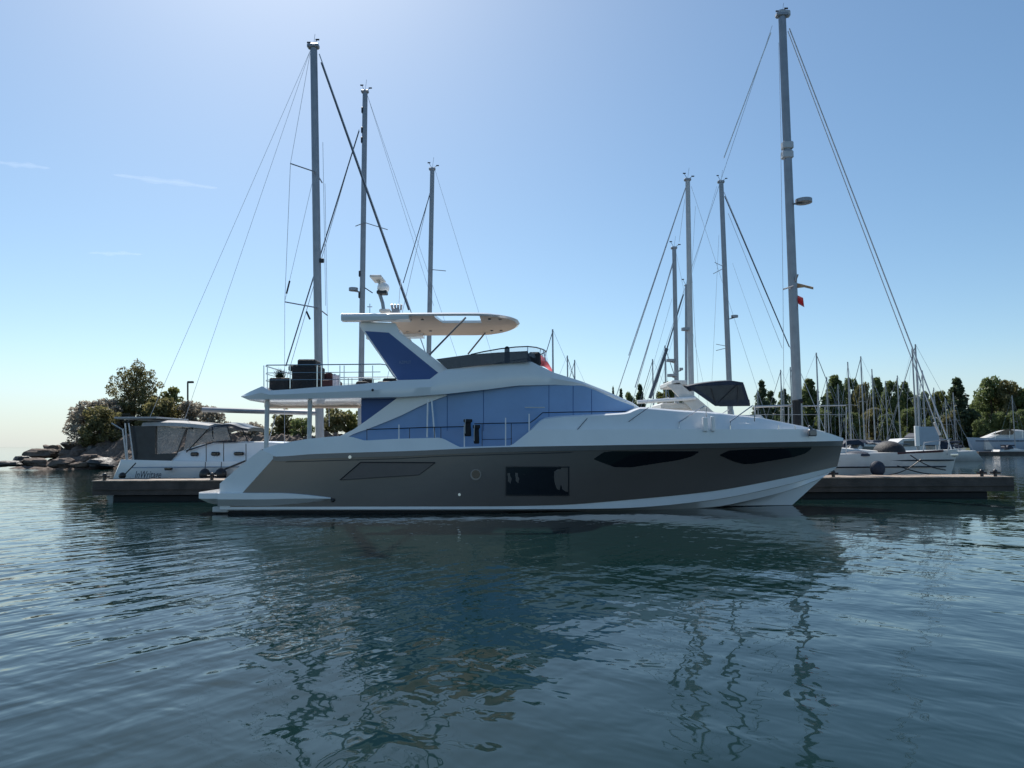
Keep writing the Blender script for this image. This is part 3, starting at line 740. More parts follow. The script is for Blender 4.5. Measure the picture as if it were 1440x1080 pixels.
def mast(t, u0, v0, u1, v1, D, r0, r1, m='alu', zfoot=None):
    a, b = P(u0, v0, D), P(u1, v1, D)
    if zfoot is not None: k = (zfoot - a.z) / (b.z - a.z); a = a + (b - a) * k
    mb = MB(); pts = [a.lerp(b, i / 6) for i in range(7)]
    rows = []
    for i, p in enumerate(pts):
        r = r0 + (r1 - r0) * i / 6
        rows.append([p + Vector((r * math.cos(q * math.pi / 6), .7 * r * math.sin(q * math.pi / 6), 0)) for q in range(12)])
    mb.loft(rows); o = obj('mast', mb, M[m], t, True)
    return a, b
def masthead(t, u, v, D, r, side=1):
    c = P(u, v, D); mb = MB()
    mb.box((c.x - r * 1.5, c.y - r * .8, c.z - r * .8), (c.x + r * 1.35, c.y + r * .8, c.z + r * .35), r * .3)
    obj('masthead', mb, M['alu'], t)
    for du, dv in ((-7 * side, -4), (5 * side, -8)):
        e = P(u + du, v + dv, D); mb = MB(); mb.tube([c, e], .016, 5); mb.box((e.x - .09, e.y - .02, e.z - .03), (e.x + .12, e.y + .02, e.z + .05))
        obj('wind_sensor', mb, M['dark'], t)
    obj('antenna', MB().tube([c, P(u + 2, v - 16, D)], .012, 4), M['wire'], t)
def line(t, name, a, b, D, r=.014, m='wire', sag=0, D2=None):
    p, q = P(*a, D), P(*b, D2 or D)
    pts = [p.lerp(q, i / 8) - Vector((0, 0, sag * math.sin(math.pi * i / 8))) for i in range(9)] if sag else [p, q]
    return obj(name, MB().tube(pts, r, 5), M[m], t)
def spreader(t, a, b, D, r=.035): return obj('spreader', MB().tube([P(*a, D), P(*b, D - .4)], r, 6), M['alu'], t, True)
def plain_hull(t, us, ub, yc, zs, half, m='white2', cabin=True):
    xs_, xb = P(us, 640, yc).x, P(ub, 640, yc).x
    obj('hull', MB().loft(hull_mesh(xs_, xb, yc, zs, half)), M[m], t, 40)
    if cabin:
        sg = 1 if xb > xs_ else -1; L_ = abs(xb - xs_); rows = []
        for i in range(21):
            s = i / 20; x = xs_ + sg * L_ * (.28 + .5 * s); h = zs + .55 * min(1, s * 5) * min(1, (1 - s) * 2.2) - .02; w_ = half * (.62 - .3 * s)
            rows.append([(x, yc - w_, zs - .1), (x, yc - w_ * .92, h - .08), (x, yc - w_ * .75, h), (x, yc + w_ * .75, h), (x, yc + w_ * .92, h - .08), (x, yc + w_, zs - .1)])
        obj('cabin_top', MB().loft(rows), M['white2'], t, 30)
def radar(t, u, v, D, side, w_=.5, um=None):
    c = P(u, v, D); mb = MB(); mb.tube([c - Vector((0, 0, .09)), c + Vector((0, 0, .1))], w_ / 2, 14)
    obj('radar_dome', mb, M['alu'], t, 30)
    obj('radar_bracket', MB().tube([c - Vector((0, 0, .1)), P(um, v + 4, D)], .05, 6), M['alu'], t)

# ---- A: tallest mast left, hull beyond the stern of the yacht
D = 38
a = thing('sailboat', 'white sailing yacht with grey bimini and tall mast, at the left dock end', 'sailboat', (P(400, 640, D).x, D, 0))
xs_, xb = P(164, 676, D - 2).x, P(655, 640, D).x
obj('hull', MB().loft(hull_mesh(xs_, xb, D, P(300, 649, D - 2.2).z, 2.35)), M['white'], a, 40)
zs = P(300, 649, D - 2.2).z
CA = [(236, 643), (246, 638), (262, 632), (290, 625), (330, 623), (372, 622), (430, 626), (520, 634)]
rows = []
for i in range(41):
    u = 236 + 284 * i / 40; d0 = D - 1.55 + .5 * (i / 40) ** 2
    p0, p1 = P(u, 652, d0), P(u, sm(CA, u), d0 + .15); p0.z = zs - .1; p2 = p1 + Vector((0, .25, .06))
    m2 = lambda p: Vector((p.x, 2 * D - p.y, p.z)); rows.append([p0, p1, p2, m2(p2), m2(p1), m2(p0)])
obj('cabin_top', MB().loft(rows), M['white'], a, 30)
for u0, u1, v0, v1 in ((267, 278, 636, 641.5), (296, 308, 635.5, 641), (328, 342, 635.5, 640.5), (230, 241, 656.5, 661.5)):
    dd = D - 1.6 if v0 < 650 else D - 2.42
    p, q = P(u0, v1, dd), P(u1, v0, dd); obj('portlight', MB().box((p.x, dd, p.z), (q.x, dd + .2, q.z), .05), M['glass'], a)
line(a, 'sheer_stripe', (186, 657.5), (345, 656.5), D - 2.43, .03, 'paleblue')
# cockpit enclosure
def screen(t, name, pts, D_, m, dy=.04): return obj(name, MB().prism([P(u, v, D_) for u, v in pts], (0, dy, 0)), M[m], t)
for sgn, dd in ((1, D - 1.5), (-1, D + 1.4)):
    screen(a, 'side_screen', [(183, 599), (218, 598), (218, 641), (186, 642)], dd, 'vinyldark')
    screen(a, 'side_screen', [(221, 599), (262, 603), (252, 632), (240, 638), (221, 640)], dd, 'vinyl')
    screen(a, 'dodger_window', [(264, 604), (297, 601), (299, 620), (270, 628), (258, 634)], dd, 'vinyl')
    screen(a, 'dodger_window', [(300, 601), (318, 600), (325, 618), (300, 621)], dd, 'vinyl')
    screen(a, 'cockpit_coaming', [(186, 640), (250, 637), (240, 648), (186, 649)], dd - .05, 'vinyldark')
rows = []
for i in range(13):
    s = i / 12; u = 199 + 94 * s; v = 594.5 - 2.2 * math.sin(math.pi * s) + 4 * s
    p = P(u, v, D - 1.6); rows.append([(p.x, D - 1.6, p.z - .18), (p.x, D - 1.5, p.z), (p.x, D - .7, p.z + .13), (p.x, D + .7, p.z + .13), (p.x, D + 1.5, p.z), (p.x, D + 1.6, p.z - .18), (p.x, D + 1.4, p.z - .12), (p.x, D - 1.4, p.z - .12)])
obj('bimini', MB().loft(rows), M['canvas'], a, 40)
rows = []
for i in range(13):
    s = i / 12; u = 290 + 58 * s; v = 603 - 7 * math.sin(math.pi * min(1, s * 1.25) * .8) + 10 * max(0, s - .6)
    p = P(u, v, D - 1.5); rows.append([(p.x, D - 1.5, p.z - .2), (p.x, D - 1.4, p.z), (p.x, D - .6, p.z + .1), (p.x, D + .6, p.z + .1), (p.x, D + 1.4, p.z), (p.x, D + 1.5, p.z - .2), (p.x, D + 1.3, p.z - .1), (p.x, D - 1.3, p.z - .1)])
obj('dodger', MB().loft(rows), M['vinyldark'], a, 40)
for p0, p1 in (((262, 603), (248, 640)), ((294, 602), (262, 636)), ((320, 600), (326, 622)), ((219, 598), (220, 641)), ((340, 602), (349, 621))):
    line(a, 'canopy_frame', p0, p1, D - 1.53, .03, 'dark')
line(a, 'dodger_edge', (262, 634), (300, 622), D - 1.56, .03, 'dark'); line(a, 'dodger_edge', (300, 622), (332, 621), D - 1.56, .03, 'dark')
for p0, p1 in (((172.5, 603), (178, 648)), ((181, 595), (188, 648)), ((176, 595), (179.5, 648))):
    line(a, 'arch_post', p0, p1, D - 1.7, .04, 'alu2'); line(a, 'arch_post', p0, p1, D + 1.7, .04, 'alu2')
line(a, 'arch_brace', (157, 595), (172, 604), D - 1.7, .035, 'alu2')
p, q = P(160, 589, D - 1.8), P(220, 585, D - 1.8)
obj('solar_panel', MB().box((p.x, D - 1.8, p.z), (q.x, D + 1.8, p.z + .1), .02), M['alu'], a)
for u, v in ((290, 622), (314.5, 622), (346, 624)): line(a, 'stanchion', (u, v), (u, 654), D - 2.2, .022, 'dark')
for u, r_ in ((288, .27), (310.5, .29)):
    c = P(u, 667.5, D - 2.75); mb = MB(); mb.ball(c, r_, 12, 8, (1, .8, 1.15)); mb.tube([c + Vector((0, 0, r_)), P(u + 1, 650, D - 2.35)], .02, 5); obj('fender', mb, M['dark'], a, True)
line(a, 'mooring_line', (191, 651), (172, 671), D - 2.5, .03, 'dark'); line(a, 'mooring_line', (345, 648), (296, 668), D - 2.5, .045, 'dark')
c = P(172, 669, D - 2.6); obj('winch_drum', MB().ball(c, .17, 10, 7), M['dark'], a, True)
text('InWritage', 'boat_name', .52, P(189, 672.5, D - 2.47), M['name'], a, shear=.3, width=1.3)
mast(a, 449.5, 600, 441, 63, D, .235, .2, zfoot=1.5); masthead(a, 441, 64, D, .23)
spreader(a, (408.5, 230), (444, 242), D); spreader(a, (444, 242), (453, 257), D + 1)
spreader(a, (400.5, 424.5), (447, 433), D); spreader(a, (447, 433), (460.5, 443.5), D + 1)
mb = MB(); mb.tube([P(285, 576, D), P(449, 581, D)], .14, 10); obj('boom', mb, M['alu'], a, True)
line(a, 'furled_sail', (452, 88), (575, 436), D, .05, 'sail'); line(a, 'forestay', (449, 76), (655, 655), D, .03, 'wire')
for e in ((183, 650), (240, 648)): line(a, 'backstay', (436, 72), e, D, .010, 'wire')
line(a, 'shroud', (436, 75), (408.5, 230), D, .012); line(a, 'shroud', (408.5, 230), (400.5, 424), D); line(a, 'shroud', (400.5, 424), (400, 650), D - 1, .012)
line(a, 'shroud', (443, 240), (400.5, 424), D, .011); line(a, 'shroud', (454, 200), (458, 430), D, .012); line(a, 'shroud', (457, 258), (463, 600), D, .012)
line(a, 'flag_halyard', (407.5, 395), (403, 413), D, .05, 'dark'); line(a, 'flag_halyard', (431, 438), (436, 449), D, .055, 'dark')
c = P(452.5, 367, D); obj('deck_light', MB().box((c.x - .1, c.y - .15, c.z - .12), (c.x + .14, c.y, c.z + .12), .03), M['dark'], a)

# ---- other masts over the yacht
def simple_boat(label, us, ub, D, mu, foot_u, top_v, r0, r1, stays, hm='white2', zs=1.7, spr=(), m='alu', group=None):
    t = thing('sailboat', label, 'sailboat', (P(foot_u, 640, D).x, D, 0), group)
    plain_hull(t, us, ub, D, zs, 1.9, hm)
    mast(t, foot_u, 600, mu, top_v, D, r0, r1, m, zfoot=zs + .2); masthead(t, mu, top_v + 1, D, r1 * 1.05, -1)
    for nm, p, q, r, mm in stays: line(t, nm, p, q, D, r, mm)
    for p, q in spr: spreader(t, p, q, D, .028)
    sgn = 1 if us > ub else -1
    bq = P(foot_u, 614, D); obj('boom', MB().tube([bq, bq + Vector((sgn * 4.2, 0, .05))], .1, 8), M['sail'], t, True)
    return t
D = 46
b = simple_boat('sailing yacht whose grey mast rises left of the radar dome, furled jib sloping down left', 690, 372, D, 513.5, 507, 127, .19, .17,
    [('furled_sail', (505, 184), (402, 515), .045, 'sail'), ('forestay', (505, 182), (372, 640), .02, 'wire'), ('backstay', (517, 135), (610, 430), .011, 'wire'), ('backstay', (517, 135), (690, 640), .011, 'wire'), ('shroud', (508, 320), (508, 600), .012, 'wire')],
    spr=[((513, 313), (545, 323)), ((500, 318), (513, 313))])
radar(b, 497, 407, D, -1, .6, 508)
line(b, 'radar_cable', (512, 404), (524, 412), D, .035, 'dark')
for v in (385, 415, 155, 183, 197): c = P(508.5 + (400 - v) * .016 - 2, v, D); obj('mast_fitting', MB().box((c.x - .1, c.y - .1, c.z - .2), (c.x + .1, c.y + .1, c.z + .2), .03), M['dark'], b)
c_ = simple_boat('sailing yacht whose mast stands behind the middle of the hardtop', 735, 520, 52, 608, 601, 236, .19, .165,
    [('furled_sail', (604, 275), (567, 398), .035, 'sail'), ('forestay', (604, 272), (520, 640), .018, 'wire'), ('backstay', (612, 240), (735, 640), .011, 'wire'), ('shroud', (604, 300), (602, 600), .011, 'wire')],
    spr=[((606, 379), (627, 381))])
# ---- E, F, G
e = simple_boat('sailing yacht with the paler tall mast standing just left of the navy canopy', 1095, 835, 51, 967, 973, 251, .22, .17,
    [('forestay', (965, 262), (839, 640), .03, 'wire'), ('furled_sail', (964, 264), (884, 500), .03, 'wire'), ('shroud', (963, 280), (955, 340), .012, 'wire'), ('backstay', (972, 262), (1095, 640), .011, 'wire'), ('shroud', (968, 300), (985, 600), .012, 'wire'), ('shroud', (978, 290), (960, 600), .01, 'wire')], m='alu2')
radar(e, 964, 463, 51, -1, .62, 971)
f = simple_boat('sailing yacht with the shorter slim mast left of the paler tall mast', 1010, 868, 57, 948, 952.5, 347, .19, .17,
    [('furled_sail', (946, 372), (893, 545), .045, 'wire'), ('forestay', (947, 365), (868, 640), .022, 'wire'), ('shroud', (945, 420), (905, 560), .012, 'wire'), ('backstay', (950, 352), (1010, 640), .01, 'wire')])
for u, v, w_ in ((943, 507, .7), (945, 528, .8), (958, 519, .3)): radar(f, u, v, 57, -1, w_, 951)
f2 = simple_boat('sailing yacht with a dark furled headsail, between the slim mast and the navy canopy', 1040, 895, 62, 965, 965, 400, .13, .11,
    [('furled_sail', (961, 414), (938, 490), .06, 'sail'), ('furled_sail', (938, 490), (914, 560), .14, 'sail'), ('forestay', (962, 408), (895, 640), .025, 'wire')])
g = simple_boat('sailing yacht whose mast rises out of the navy canopy, headstay sloping down right', 905, 1175, 63, 1014, 1028, 254, .26, .21,
    [('furled_sail', (1019, 276), (1110, 488), .05, 'sail'), ('forestay', (1018, 270), (1175, 640), .025, 'wire'), ('backstay', (1024, 300), (1100, 490), .02, 'wire'), ('shroud', (1011, 330), (1000, 560), .012, 'wire'), ('backstay', (1008, 262), (905, 620), .012, 'wire'), ('shroud', (1030, 370), (1090, 540), .01, 'wire')],
    spr=[((1005, 369), (1018, 375)), ((1003, 385), (1018, 377)), ((1007, 484), (1023, 487)), ((1007, 493), (1023, 489))])
radar(g, 1033, 445, 63, 1, .62, 1024)

# ---- D: tall mast right
D = 38
d = thing('sailboat', 'white sailing yacht with the tallest mast, behind the motor yacht bow', 'sailboat', (P(1121, 640, D).x, D, 0))
xs_, xb = P(885, 640, D).x, P(1326, 640, D).x
zs = P(1200, 640, D - 2.2).z
obj('hull', MB().loft(hull_mesh(xs_, xb, D, zs, 2.35, rake=.75, sheer=.12)), M['white2'], d, 40)
for v0, v1, ue in ((648.5, 647, 1341), (657.5, 656, 1330)):
    pts = []
    for i in range(40):
        u = 1150 + (ue - 1150) * i / 39; x = P(u, 640, D - 1).x; s = min(.985, (x - xs_) / (xb + .3 - xs_)); hb = 2.35 * (1 - ((max(.45, s) - .45) / .55) ** 2.2) + .05
        pts.append(P(u, v0 + (v1 - v0) * i / 39, D - hb))
    obj('rubbing_strake', MB().tube(pts, .04, 6), M['dark'], d)
mb = MB(); p, q = P(1130, 640, D), P(1262, 632, D)
rows = []
for i in range(21):
    s = i / 20; u = 1020 + 235 * s; h = P(u, 636 - 10 * min(1, (1 - s) * 2), D).z; x = P(u, 640, D).x; w_ = 1.4 - .7 * s
    rows.append([(x, D - w_, zs - .1), (x, D - w_ * .9, h - .05), (x, D - w_ * .7, h), (x, D + w_ * .7, h), (x, D + w_ * .9, h - .05), (x, D + w_, zs - .1)])
obj('cabin_top', MB().loft(rows), M['white2'], d, 30)
mast(d, 1121, 560, 1099.5, 15, D, .27, .215, zfoot=1.7); masthead(d, 1100, 20, D, .24)
mb = MB(); c = P(1102, 18, D); mb.box((c.x - .3, c.y - .15, c.z - .25), (c.x + .35, c.y + .15, c.z + .12), .06); obj('masthead_crane', mb, M['alu2'], d)
for p0, p1, r_, mm, nm in (((1110, 40), (1338, 632), .036, 'wire', 'forestay'), ((1108, 44), (1318, 600), .026, 'wire', 'inner_forestay'), ((1086, 36), (885, 640), .012, 'wire', 'backstay'),
    ((1095, 60), (1099, 220), .012, 'wire', 'shroud'), ((1112, 190), (1120, 400), .014, 'wire', 'shroud'), ((1120, 400), (1125, 640), .014, 'wire', 'shroud'), ((1098, 215), (1101, 405), .012, 'wire', 'shroud'), ((1101, 405), (1103, 640), .012, 'wire', 'shroud'), ((1108, 250), (1116, 450), .012, 'wire', 'halyard')):
    line(d, nm, p0, p1, D, r_, mm)
line(d, 'backstay', (1084, 46), (1018, 222), D, .03, 'palewire')
radar(d, 1130, 283, D, 1, .9, 1113)
for v in (205, 218): c = P(1107, v, D); obj('mast_fitting', MB().box((c.x - .3, c.y - .2, c.z - .22), (c.x + .3, c.y + .2, c.z + .22), .06), M['alu2'], d)
spreader(d, (1101, 407), (1116, 402), D, .04); spreader(d, (1116, 402), (1122, 386), D, .05)
obj('sail_cover', MB().tube([P(1121, 598, D - .35), P(1120.5, 580, D - .35), P(1120, 563, D - .35)], .22, 8), M['black'], d, True)
obj('sail_cover_cap', MB().tube([P(1115, 566, D - .35), P(1128, 564, D - .35)], .12, 8), M['black'], d, True)
line(d, 'boom', (1060, 572), (1118, 570), D, .06, 'alu2'); line(d, 'spinnaker_pole', (1124, 571), (1190, 570), D, .035, 'alu2')
for u in (1062, 1098, 1109, 1160, 1190): line(d, 'stanchion', (u, 572), (u, 640), D - 1.9, .022, 'alu2')
line(d, 'lifeline', (1062, 583), (1190, 583), D - 1.9, .014, 'alu2')
for u in (1322, 1335): line(d, 'pulpit', (u, 618), (u - 2, 640), D - .4, .03, 'alu2')
line(d, 'pulpit', (1300, 622), (1338, 617), D - .5, .028, 'alu2'); line(d, 'pulpit', (1300, 622), (1298, 637), D - .9, .028, 'alu2')
line(d, 'toe_rail', (1262, 637.5), (1326, 634), D - 1.5, .06, 'redbrown', D2=D - .5)
for p0, p1 in (((1280, 640), (1330, 661)), ((1295, 646), (1250, 668)), ((1262, 655), (1333, 667))): line(d, 'mooring_line', p0, p1, D - 2.3, .028, 'dark', .15)
c = P(1341, 640, D); obj('bow_roller', MB().box((c.x - .8, c.y - .2, c.z - .05), (c.x + .15, c.y + .2, c.z + .12), .04), M['steel'], d)
c = P(1234, 659, D - 2.75); obj('fender', MB().ball(c, .36, 12, 8, (1, .8, 1.1)), M['navy'], d, True)
line(d, 'furler_drum', (1314, 594), (1322, 612), D, .07, 'alu2')
# things on its deck
def cover(name, label, cat, u0, u1, v0, v1, dd, m):
    p, q = P(u0, v1, dd), P(u1, v0, dd); rows = []
    for i in range(15):
        s = i / 14; k = (math.sin(math.pi * min(max(s, .02), .98))) ** .35; x = p.x + (q.x - p.x) * s
        rows.append([(x, dd + .9 * k * math.cos(a_), p.z + (q.z - p.z) * k * max(0, math.sin(a_)) ** .7) for a_ in [math.pi * j / 10 for j in range(11)]])
    o = obj(name, MB().loft(rows), M[m], None, True); return tag(o, label, cat)
cover('covered_dinghy', 'black covered dinghy lying on the foredeck of the right sailing yacht', 'dinghy', 1232, 1268, 620, 638.5, D - .5, 'black')
cover('deck_bag', 'small navy bag on deck close to the bow tip of the motor yacht', 'bag', 1190, 1219, 634, 641, D - 1.2, 'navy')
# two flags on the tall right mast
for nm, lab, pts, mm in (('flag', 'small orange and white signal flag under the spreader of the tallest mast', ((1121, 396), (1134, 399), (1143, 404), (1142, 408), (1131, 404), (1121, 404)), 'orange'),
                         ('flag', 'small red signal flag below the orange one on the tallest mast', ((1122, 413), (1127, 420), (1133, 429), (1129, 433), (1124, 427), (1121, 419)), 'red')):
    o = obj(nm, MB().prism([P(u, v, D - .1) + Vector((0, .25 * math.sin(u * .5), 0)) for u, v in pts], (0, .02, 0)), M[mm]); tag(o, lab, 'flag')

# ---- flybridge cruiser with the navy canopy
D = 44.5
k = thing('motor_cruiser', 'flybridge motor cruiser with a navy canopy, hidden up to its upper deck behind the foredeck', 'motor cruiser', (P(1000, 640, D).x, D, 0))
obj('hull', MB().loft(hull_mesh(P(1075, 640, D).x, P(880, 640, D).x, D, 2.3, 2.1)), M['white2'], k, 40)
p, q = P(985, 640, D), P(1062, 585, D); obj('cabin', MB().box((p.x, D - 1.8, 1.6), (q.x, D + 1.8, q.z), .2), M['white2'], k)
def dk_(pts, dd, off, name, m): return obj(name, MB().prism([P(u, v, dd) for u, v in pts], (0, off, 0)), M[m], k)
for dd in (D - 1.75, D + 1.6): dk_([(938, 541), (955, 538), (1008, 583), (1004, 594), (985, 588)], dd, .18, 'radar_arch', 'white2')
p, q = P(936, 545, D), P(957, 538, D); obj('arch_top', MB().box((p.x, D - 1.75, p.z), (q.x, D + 1.78, q.z), .06), M['white2'], k)
rows = []
for i in range(17):
    s = i / 16; u = 966 + 80 * s; v = 543 - 8.5 * math.sin(math.pi * min(1, s * 1.15) * .5) ** .8 + 2.5 * max(0, s - .8) * 5
    p = P(u, v, D - 1.6); rows.append([(p.x, D - 1.6, p.z - .28), (p.x, D - 1.5, p.z - .02), (p.x, D - .7, p.z + .08), (p.x, D + .7, p.z + .08), (p.x, D + 1.5, p.z - .02), (p.x, D + 1.6, p.z - .28), (p.x, D + 1.4, p.z - .18), (p.x, D - 1.4, p.z - .18)])
obj('canopy_top', MB().loft(rows), M['navy'], k, 40)
for dd in (D - 1.62, D + 1.58):
    dk_([(972, 543), (1044, 541), (1053, 562), (1054, 566), (1003, 566)], dd, .03, 'canopy_window', 'vinyldark')
    dk_([(1003, 563), (1054, 562), (1055, 571), (1012, 571.5)], dd - .04, .05, 'canopy_skirt', 'navy')
    dk_([(966, 543), (974, 543), (1016, 571), (1006, 571)], dd - .02, .05, 'canopy_skirt', 'navy')
    dk_([(1041, 539), (1046, 540), (1055, 568), (1051, 570)], dd - .02, .05, 'canopy_skirt', 'navy')
for p0, p1 in (((1010, 566), (1036, 541)), ((1000, 545), (1006, 566)), ((1038, 541), (1037, 566))):
    line(k, 'canopy_frame', p0, p1, D - 1.66, .025, 'dark')
obj('boom', MB().tube([P(896, 565.5, D - 1.9), P(978, 560, D - 1.9)], .12, 10), M['white'], k, True)
p, q = P(930, 576, D - 1.5), P(978, 566, D - 1.5); obj('flybridge_panel', MB().box((p.x, D - 1.5, p.z), (q.x, D + 1.5, q.z), .1), M['white2'], k)

# ================================================================== distant marina on the right
protoS = thing('sailboat', '', 'sailboat')
L_ = 10.5
obj('hull', MB().loft(hull_mesh(-5, 5, 0, 1.15, 1.6, n=20)), M['white2'], protoS, 40)
rows = []
for i in range(9):
    s = i / 8; x = -2.2 + 4.8 * s; h = 1.1 + .5 * min(1, s * 5) * min(1, (1 - s) * 2.5); w_ = 1.05 - .4 * s
    rows.append([(x, -w_, 1.0), (x, -w_ * .85, h), (x, w_ * .85, h), (x, w_, 1.0)])
obj('cabin_top', MB().loft(rows), M['white2'], protoS, 30)
obj('boom', MB().tube([(.5, 0, 2.3), (-3.6, 0, 2.35)], .16, 8), M['navy'], protoS, True)
obj('dodger', MB().loft([[(x, -1, 1.5), (x, -.95, z), (x, .95, z), (x, 1, 1.5)] for x, z in ((-2.6, 1.9), (-2.2, 2.35), (-1.2, 2.3), (-.8, 1.7))]), M['navy'], protoS, 40)
obj('pulpit', MB().tube([(3.6, -.8, 1.3), (3.7, -.75, 1.9), (5.1, -.05, 2.0), (5.2, 0, 1.3)], .03, 5), M['steel'], protoS)
obj('mast', MB().tube([(.8, 0, 1.2), (.8, 0, 15)], .12, 8, r2=.09), M['alu'], protoS, True)
obj('spreader', MB().tube([(.8, -1.1, 8.2), (.8, 0, 8.4), (.8, 1.1, 8.2)], .035, 5), M['alu'], protoS)
obj('forestay', MB().tube([(.85, 0, 14.6), (5.1, 0, 1.4)], .045, 5), M['sail'], protoS)
obj('backstay', MB().tube([(.75, 0, 14.9), (-5, 0, 1.3)], .016, 4), M['wire'], protoS)
for sy in (-1, 1): obj('shroud', MB().tube([(.8, 0, 14.5), (.8, sy * 1.1, 8.2), (.7, sy * 1.5, 1.2)], .016, 4), M['wire'], protoS)
SB_ = [ # mast u, top v, distance, rotation, label
 (1288, 484, 100, 2.8, 'white sailboat under the taller of the paired masts right of the anchor chain'), (1282, 490, 106, .4, 'white sailboat under the shorter of the paired masts above the foredeck'),
 (1192, 509, 110, 1.2, 'white sailboat whose mast is crossed by a wind vane, above the yacht bow'), (1148, 496, 96, -.3, 'white sailboat with the mast standing right of the tallest mast'),
 (1211, 501, 118, 2.2, 'white sailboat whose mast stands between the wind vane mast and the yacht bow'), (1226, 519, 112, .9, 'white sailboat with a shorter mast rising straight above the bow deck bag'),
 (1097, 520, 108, 3.0, 'white sailboat with the short mast immediately left of the tallest mast'), (1111, 516, 124, .2, 'white sailboat half hidden by the foot of the tallest mast'),
 (1297, 521, 128, 1.6, 'white sailboat with the low mast right of the paired masts'), (935, 486, 92, .1, 'sailboat with a pale mast left of the slim mast and the yellow green tree'),
 (778, 463, 88, 3.0, 'sailboat whose mast shows right of the red flag'), (798, 500, 98, .1, 'sailboat with the left one of two short masts above the blue covers'), (808, 506, 104, 3.1, 'sailboat with the right one of two short masts above the blue covers'),
 (1066, 548, 130, .3, 'sailboat with a low mast in front of the lone dark conifer'), (1162, 530, 126, 2.4, 'sailboat whose low mast stands in front of the green tree right of the tallest mast'), (1245, 536, 132, .6, 'sailboat whose low mast rises above the black covered dinghy'), (1262, 528, 138, 2.7, 'sailboat with a thin mast between the dinghy and the paired masts'), (1312, 545, 134, 3.0, 'sailboat with a low mast above the right sailing yacht pulpit'), (1340, 552, 150, 1.1, 'sailboat with a low mast in front of the broad dark conifer'), (1424, 556, 146, .2, 'sailboat with a thin low mast behind the far right cruiser'),
 (1178, 540, 140, 1.9, 'small sailboat with a low mast among the trees left of the wind vane mast'), (1330, 560, 120, .5, 'small sailboat with a very low mast right of the anchor chain'), (918, 505, 112, 2.9, 'sailboat with the pale short mast left of the dark furled headsail')]
first = True
for u, v, dd, rz, lab in SB_:
    top = P(u, v, dd); sc_ = top.z / 15
    loc = Vector((top.x, dd, 0)) - Matrix.Rotation(rz, 3, 'Z') @ Vector((.8, 0, 0))
    sx = max(.8, min(1.1, sc_))
    if first: t = protoS; t.location = loc; t.rotation_euler = (0, 0, rz); t['label'] = lab; first = False
    else: t = dup(protoS, loc, rz, None, lab)
    t.scale = (sx, sx, sc_); t['group'] = 'sailboats in the far marina'
for c in kids(protoS): pass
protoM = thing('motor_boat', '', 'motor boat')
obj('hull', MB().loft(hull_mesh(-4, 4, 0, 1.25, 1.5, n=20, trans=.95)), M['white2'], protoM, 40)
rows = [[(x, -w_, 1.1), (x, -w_ * .9, z), (x, w_ * .9, z), (x, w_, 1.1)] for x, z, w_ in ((-2, 2.0, 1.2), (-1.6, 2.5, 1.2), (.6, 2.4, 1.15), (1.9, 1.6, .9), (2.9, 1.3, .5))]
obj('cabin', MB().loft(rows), M['white2'], protoM, 30)
for sy in (-1, 1): obj('side_window', MB().prism([(-1.5, sy * 1.16, 1.75), (.7, sy * 1.12, 1.7), (.5, sy * 1.09, 2.2), (-1.4, sy * 1.12, 2.25)], (0, sy * .03, 0)), M['glass'], protoM)
obj('canopy', MB().loft([[(x, -1.15, z - .5), (x, -1.05, z), (x, 1.05, z), (x, 1.15, z - .5)] for x, z in ((-3.7, 2.5), (-3.2, 2.9), (-1.8, 2.95), (-1.2, 2.6))]), M['navy'], protoM, 40)
obj('rail', MB().tube([(0, -1.35, 1.9), (2.4, -1.05, 2.0), (4.1, 0, 2.15), (2.4, 1.05, 2.0), (0, 1.35, 1.9)], .03, 5), M['steel'], protoM)
obj('rubbing_strake', MB().tube([(-4, -1.45, 1.1), (0, -1.53, 1.12), (2.2, -1.1, 1.2)], .05, 5), M['dark'], protoM)
MBt = [(1088, 68, 2.9, 'white motor boat with a navy canopy, just right of the navy canopied cruiser'), (1152, 96, .2, 'white motor boat right of the tallest mast, its bow toward the right'), (1178, 88, 1.9, 'white motor boat end on, above the bow windlass of the yacht'),
 (1206, 80, 2.8, 'white motor boat whose stern shows over the tip of the yacht bow'), (1240, 92, .5, 'white motor boat above the black covered dinghy'), (1268, 82, 3.3, 'white motor boat between the black dinghy and the paired masts'), (1300, 86, 1.3, 'white motor boat end on beneath the paired masts'),
 (1330, 100, .2, 'white motor boat behind the bow roller of the right sailing yacht'), (1120, 100, 3.0, 'white motor boat behind the foot of the tallest mast'), (1222, 124, .1, 'farthest white motor boat, in front of the shoreline trees')]
MBt += [(1066, 84, .1, 'white motor boat hidden to its canopy behind the coachroof, under the lone conifer'), (1136, 86, 3.05, 'white motor boat close behind the foot of the tallest mast, bow to the left'), (1168, 78, .15, 'white motor boat nearest the tip of the motor yacht bow'),
 (1196, 92, 3.2, 'white motor boat with its canopy right above the navy deck bag'), (1222, 76, .05, 'white motor boat directly behind the foredeck of the right sailing yacht'), (1256, 90, 2.9, 'white motor boat directly behind the black covered dinghy'), (1282, 94, 1.7, 'white motor boat end on, left of the upright board'),
 (1190, 104, .4, 'white motor boat in the back row under the wind vane mast'), (1262, 110, 2.8, 'white motor boat in the back row left of the paired masts')]
first = True
for u, dd, rz, lab in MBt:
    loc = Vector((P(u, 630, dd).x, dd, 0)); s_ = random.uniform(.8, 1.05)
    if first: t = protoM; t.location = loc; t.rotation_euler = (0, 0, rz); t['label'] = lab; first = False
    else: t = dup(protoM, loc, rz, None, lab)
    t.scale = (s_, s_, s_ * random.uniform(.95, 1.2)); t['group'] = 'motor boats in the far marina'
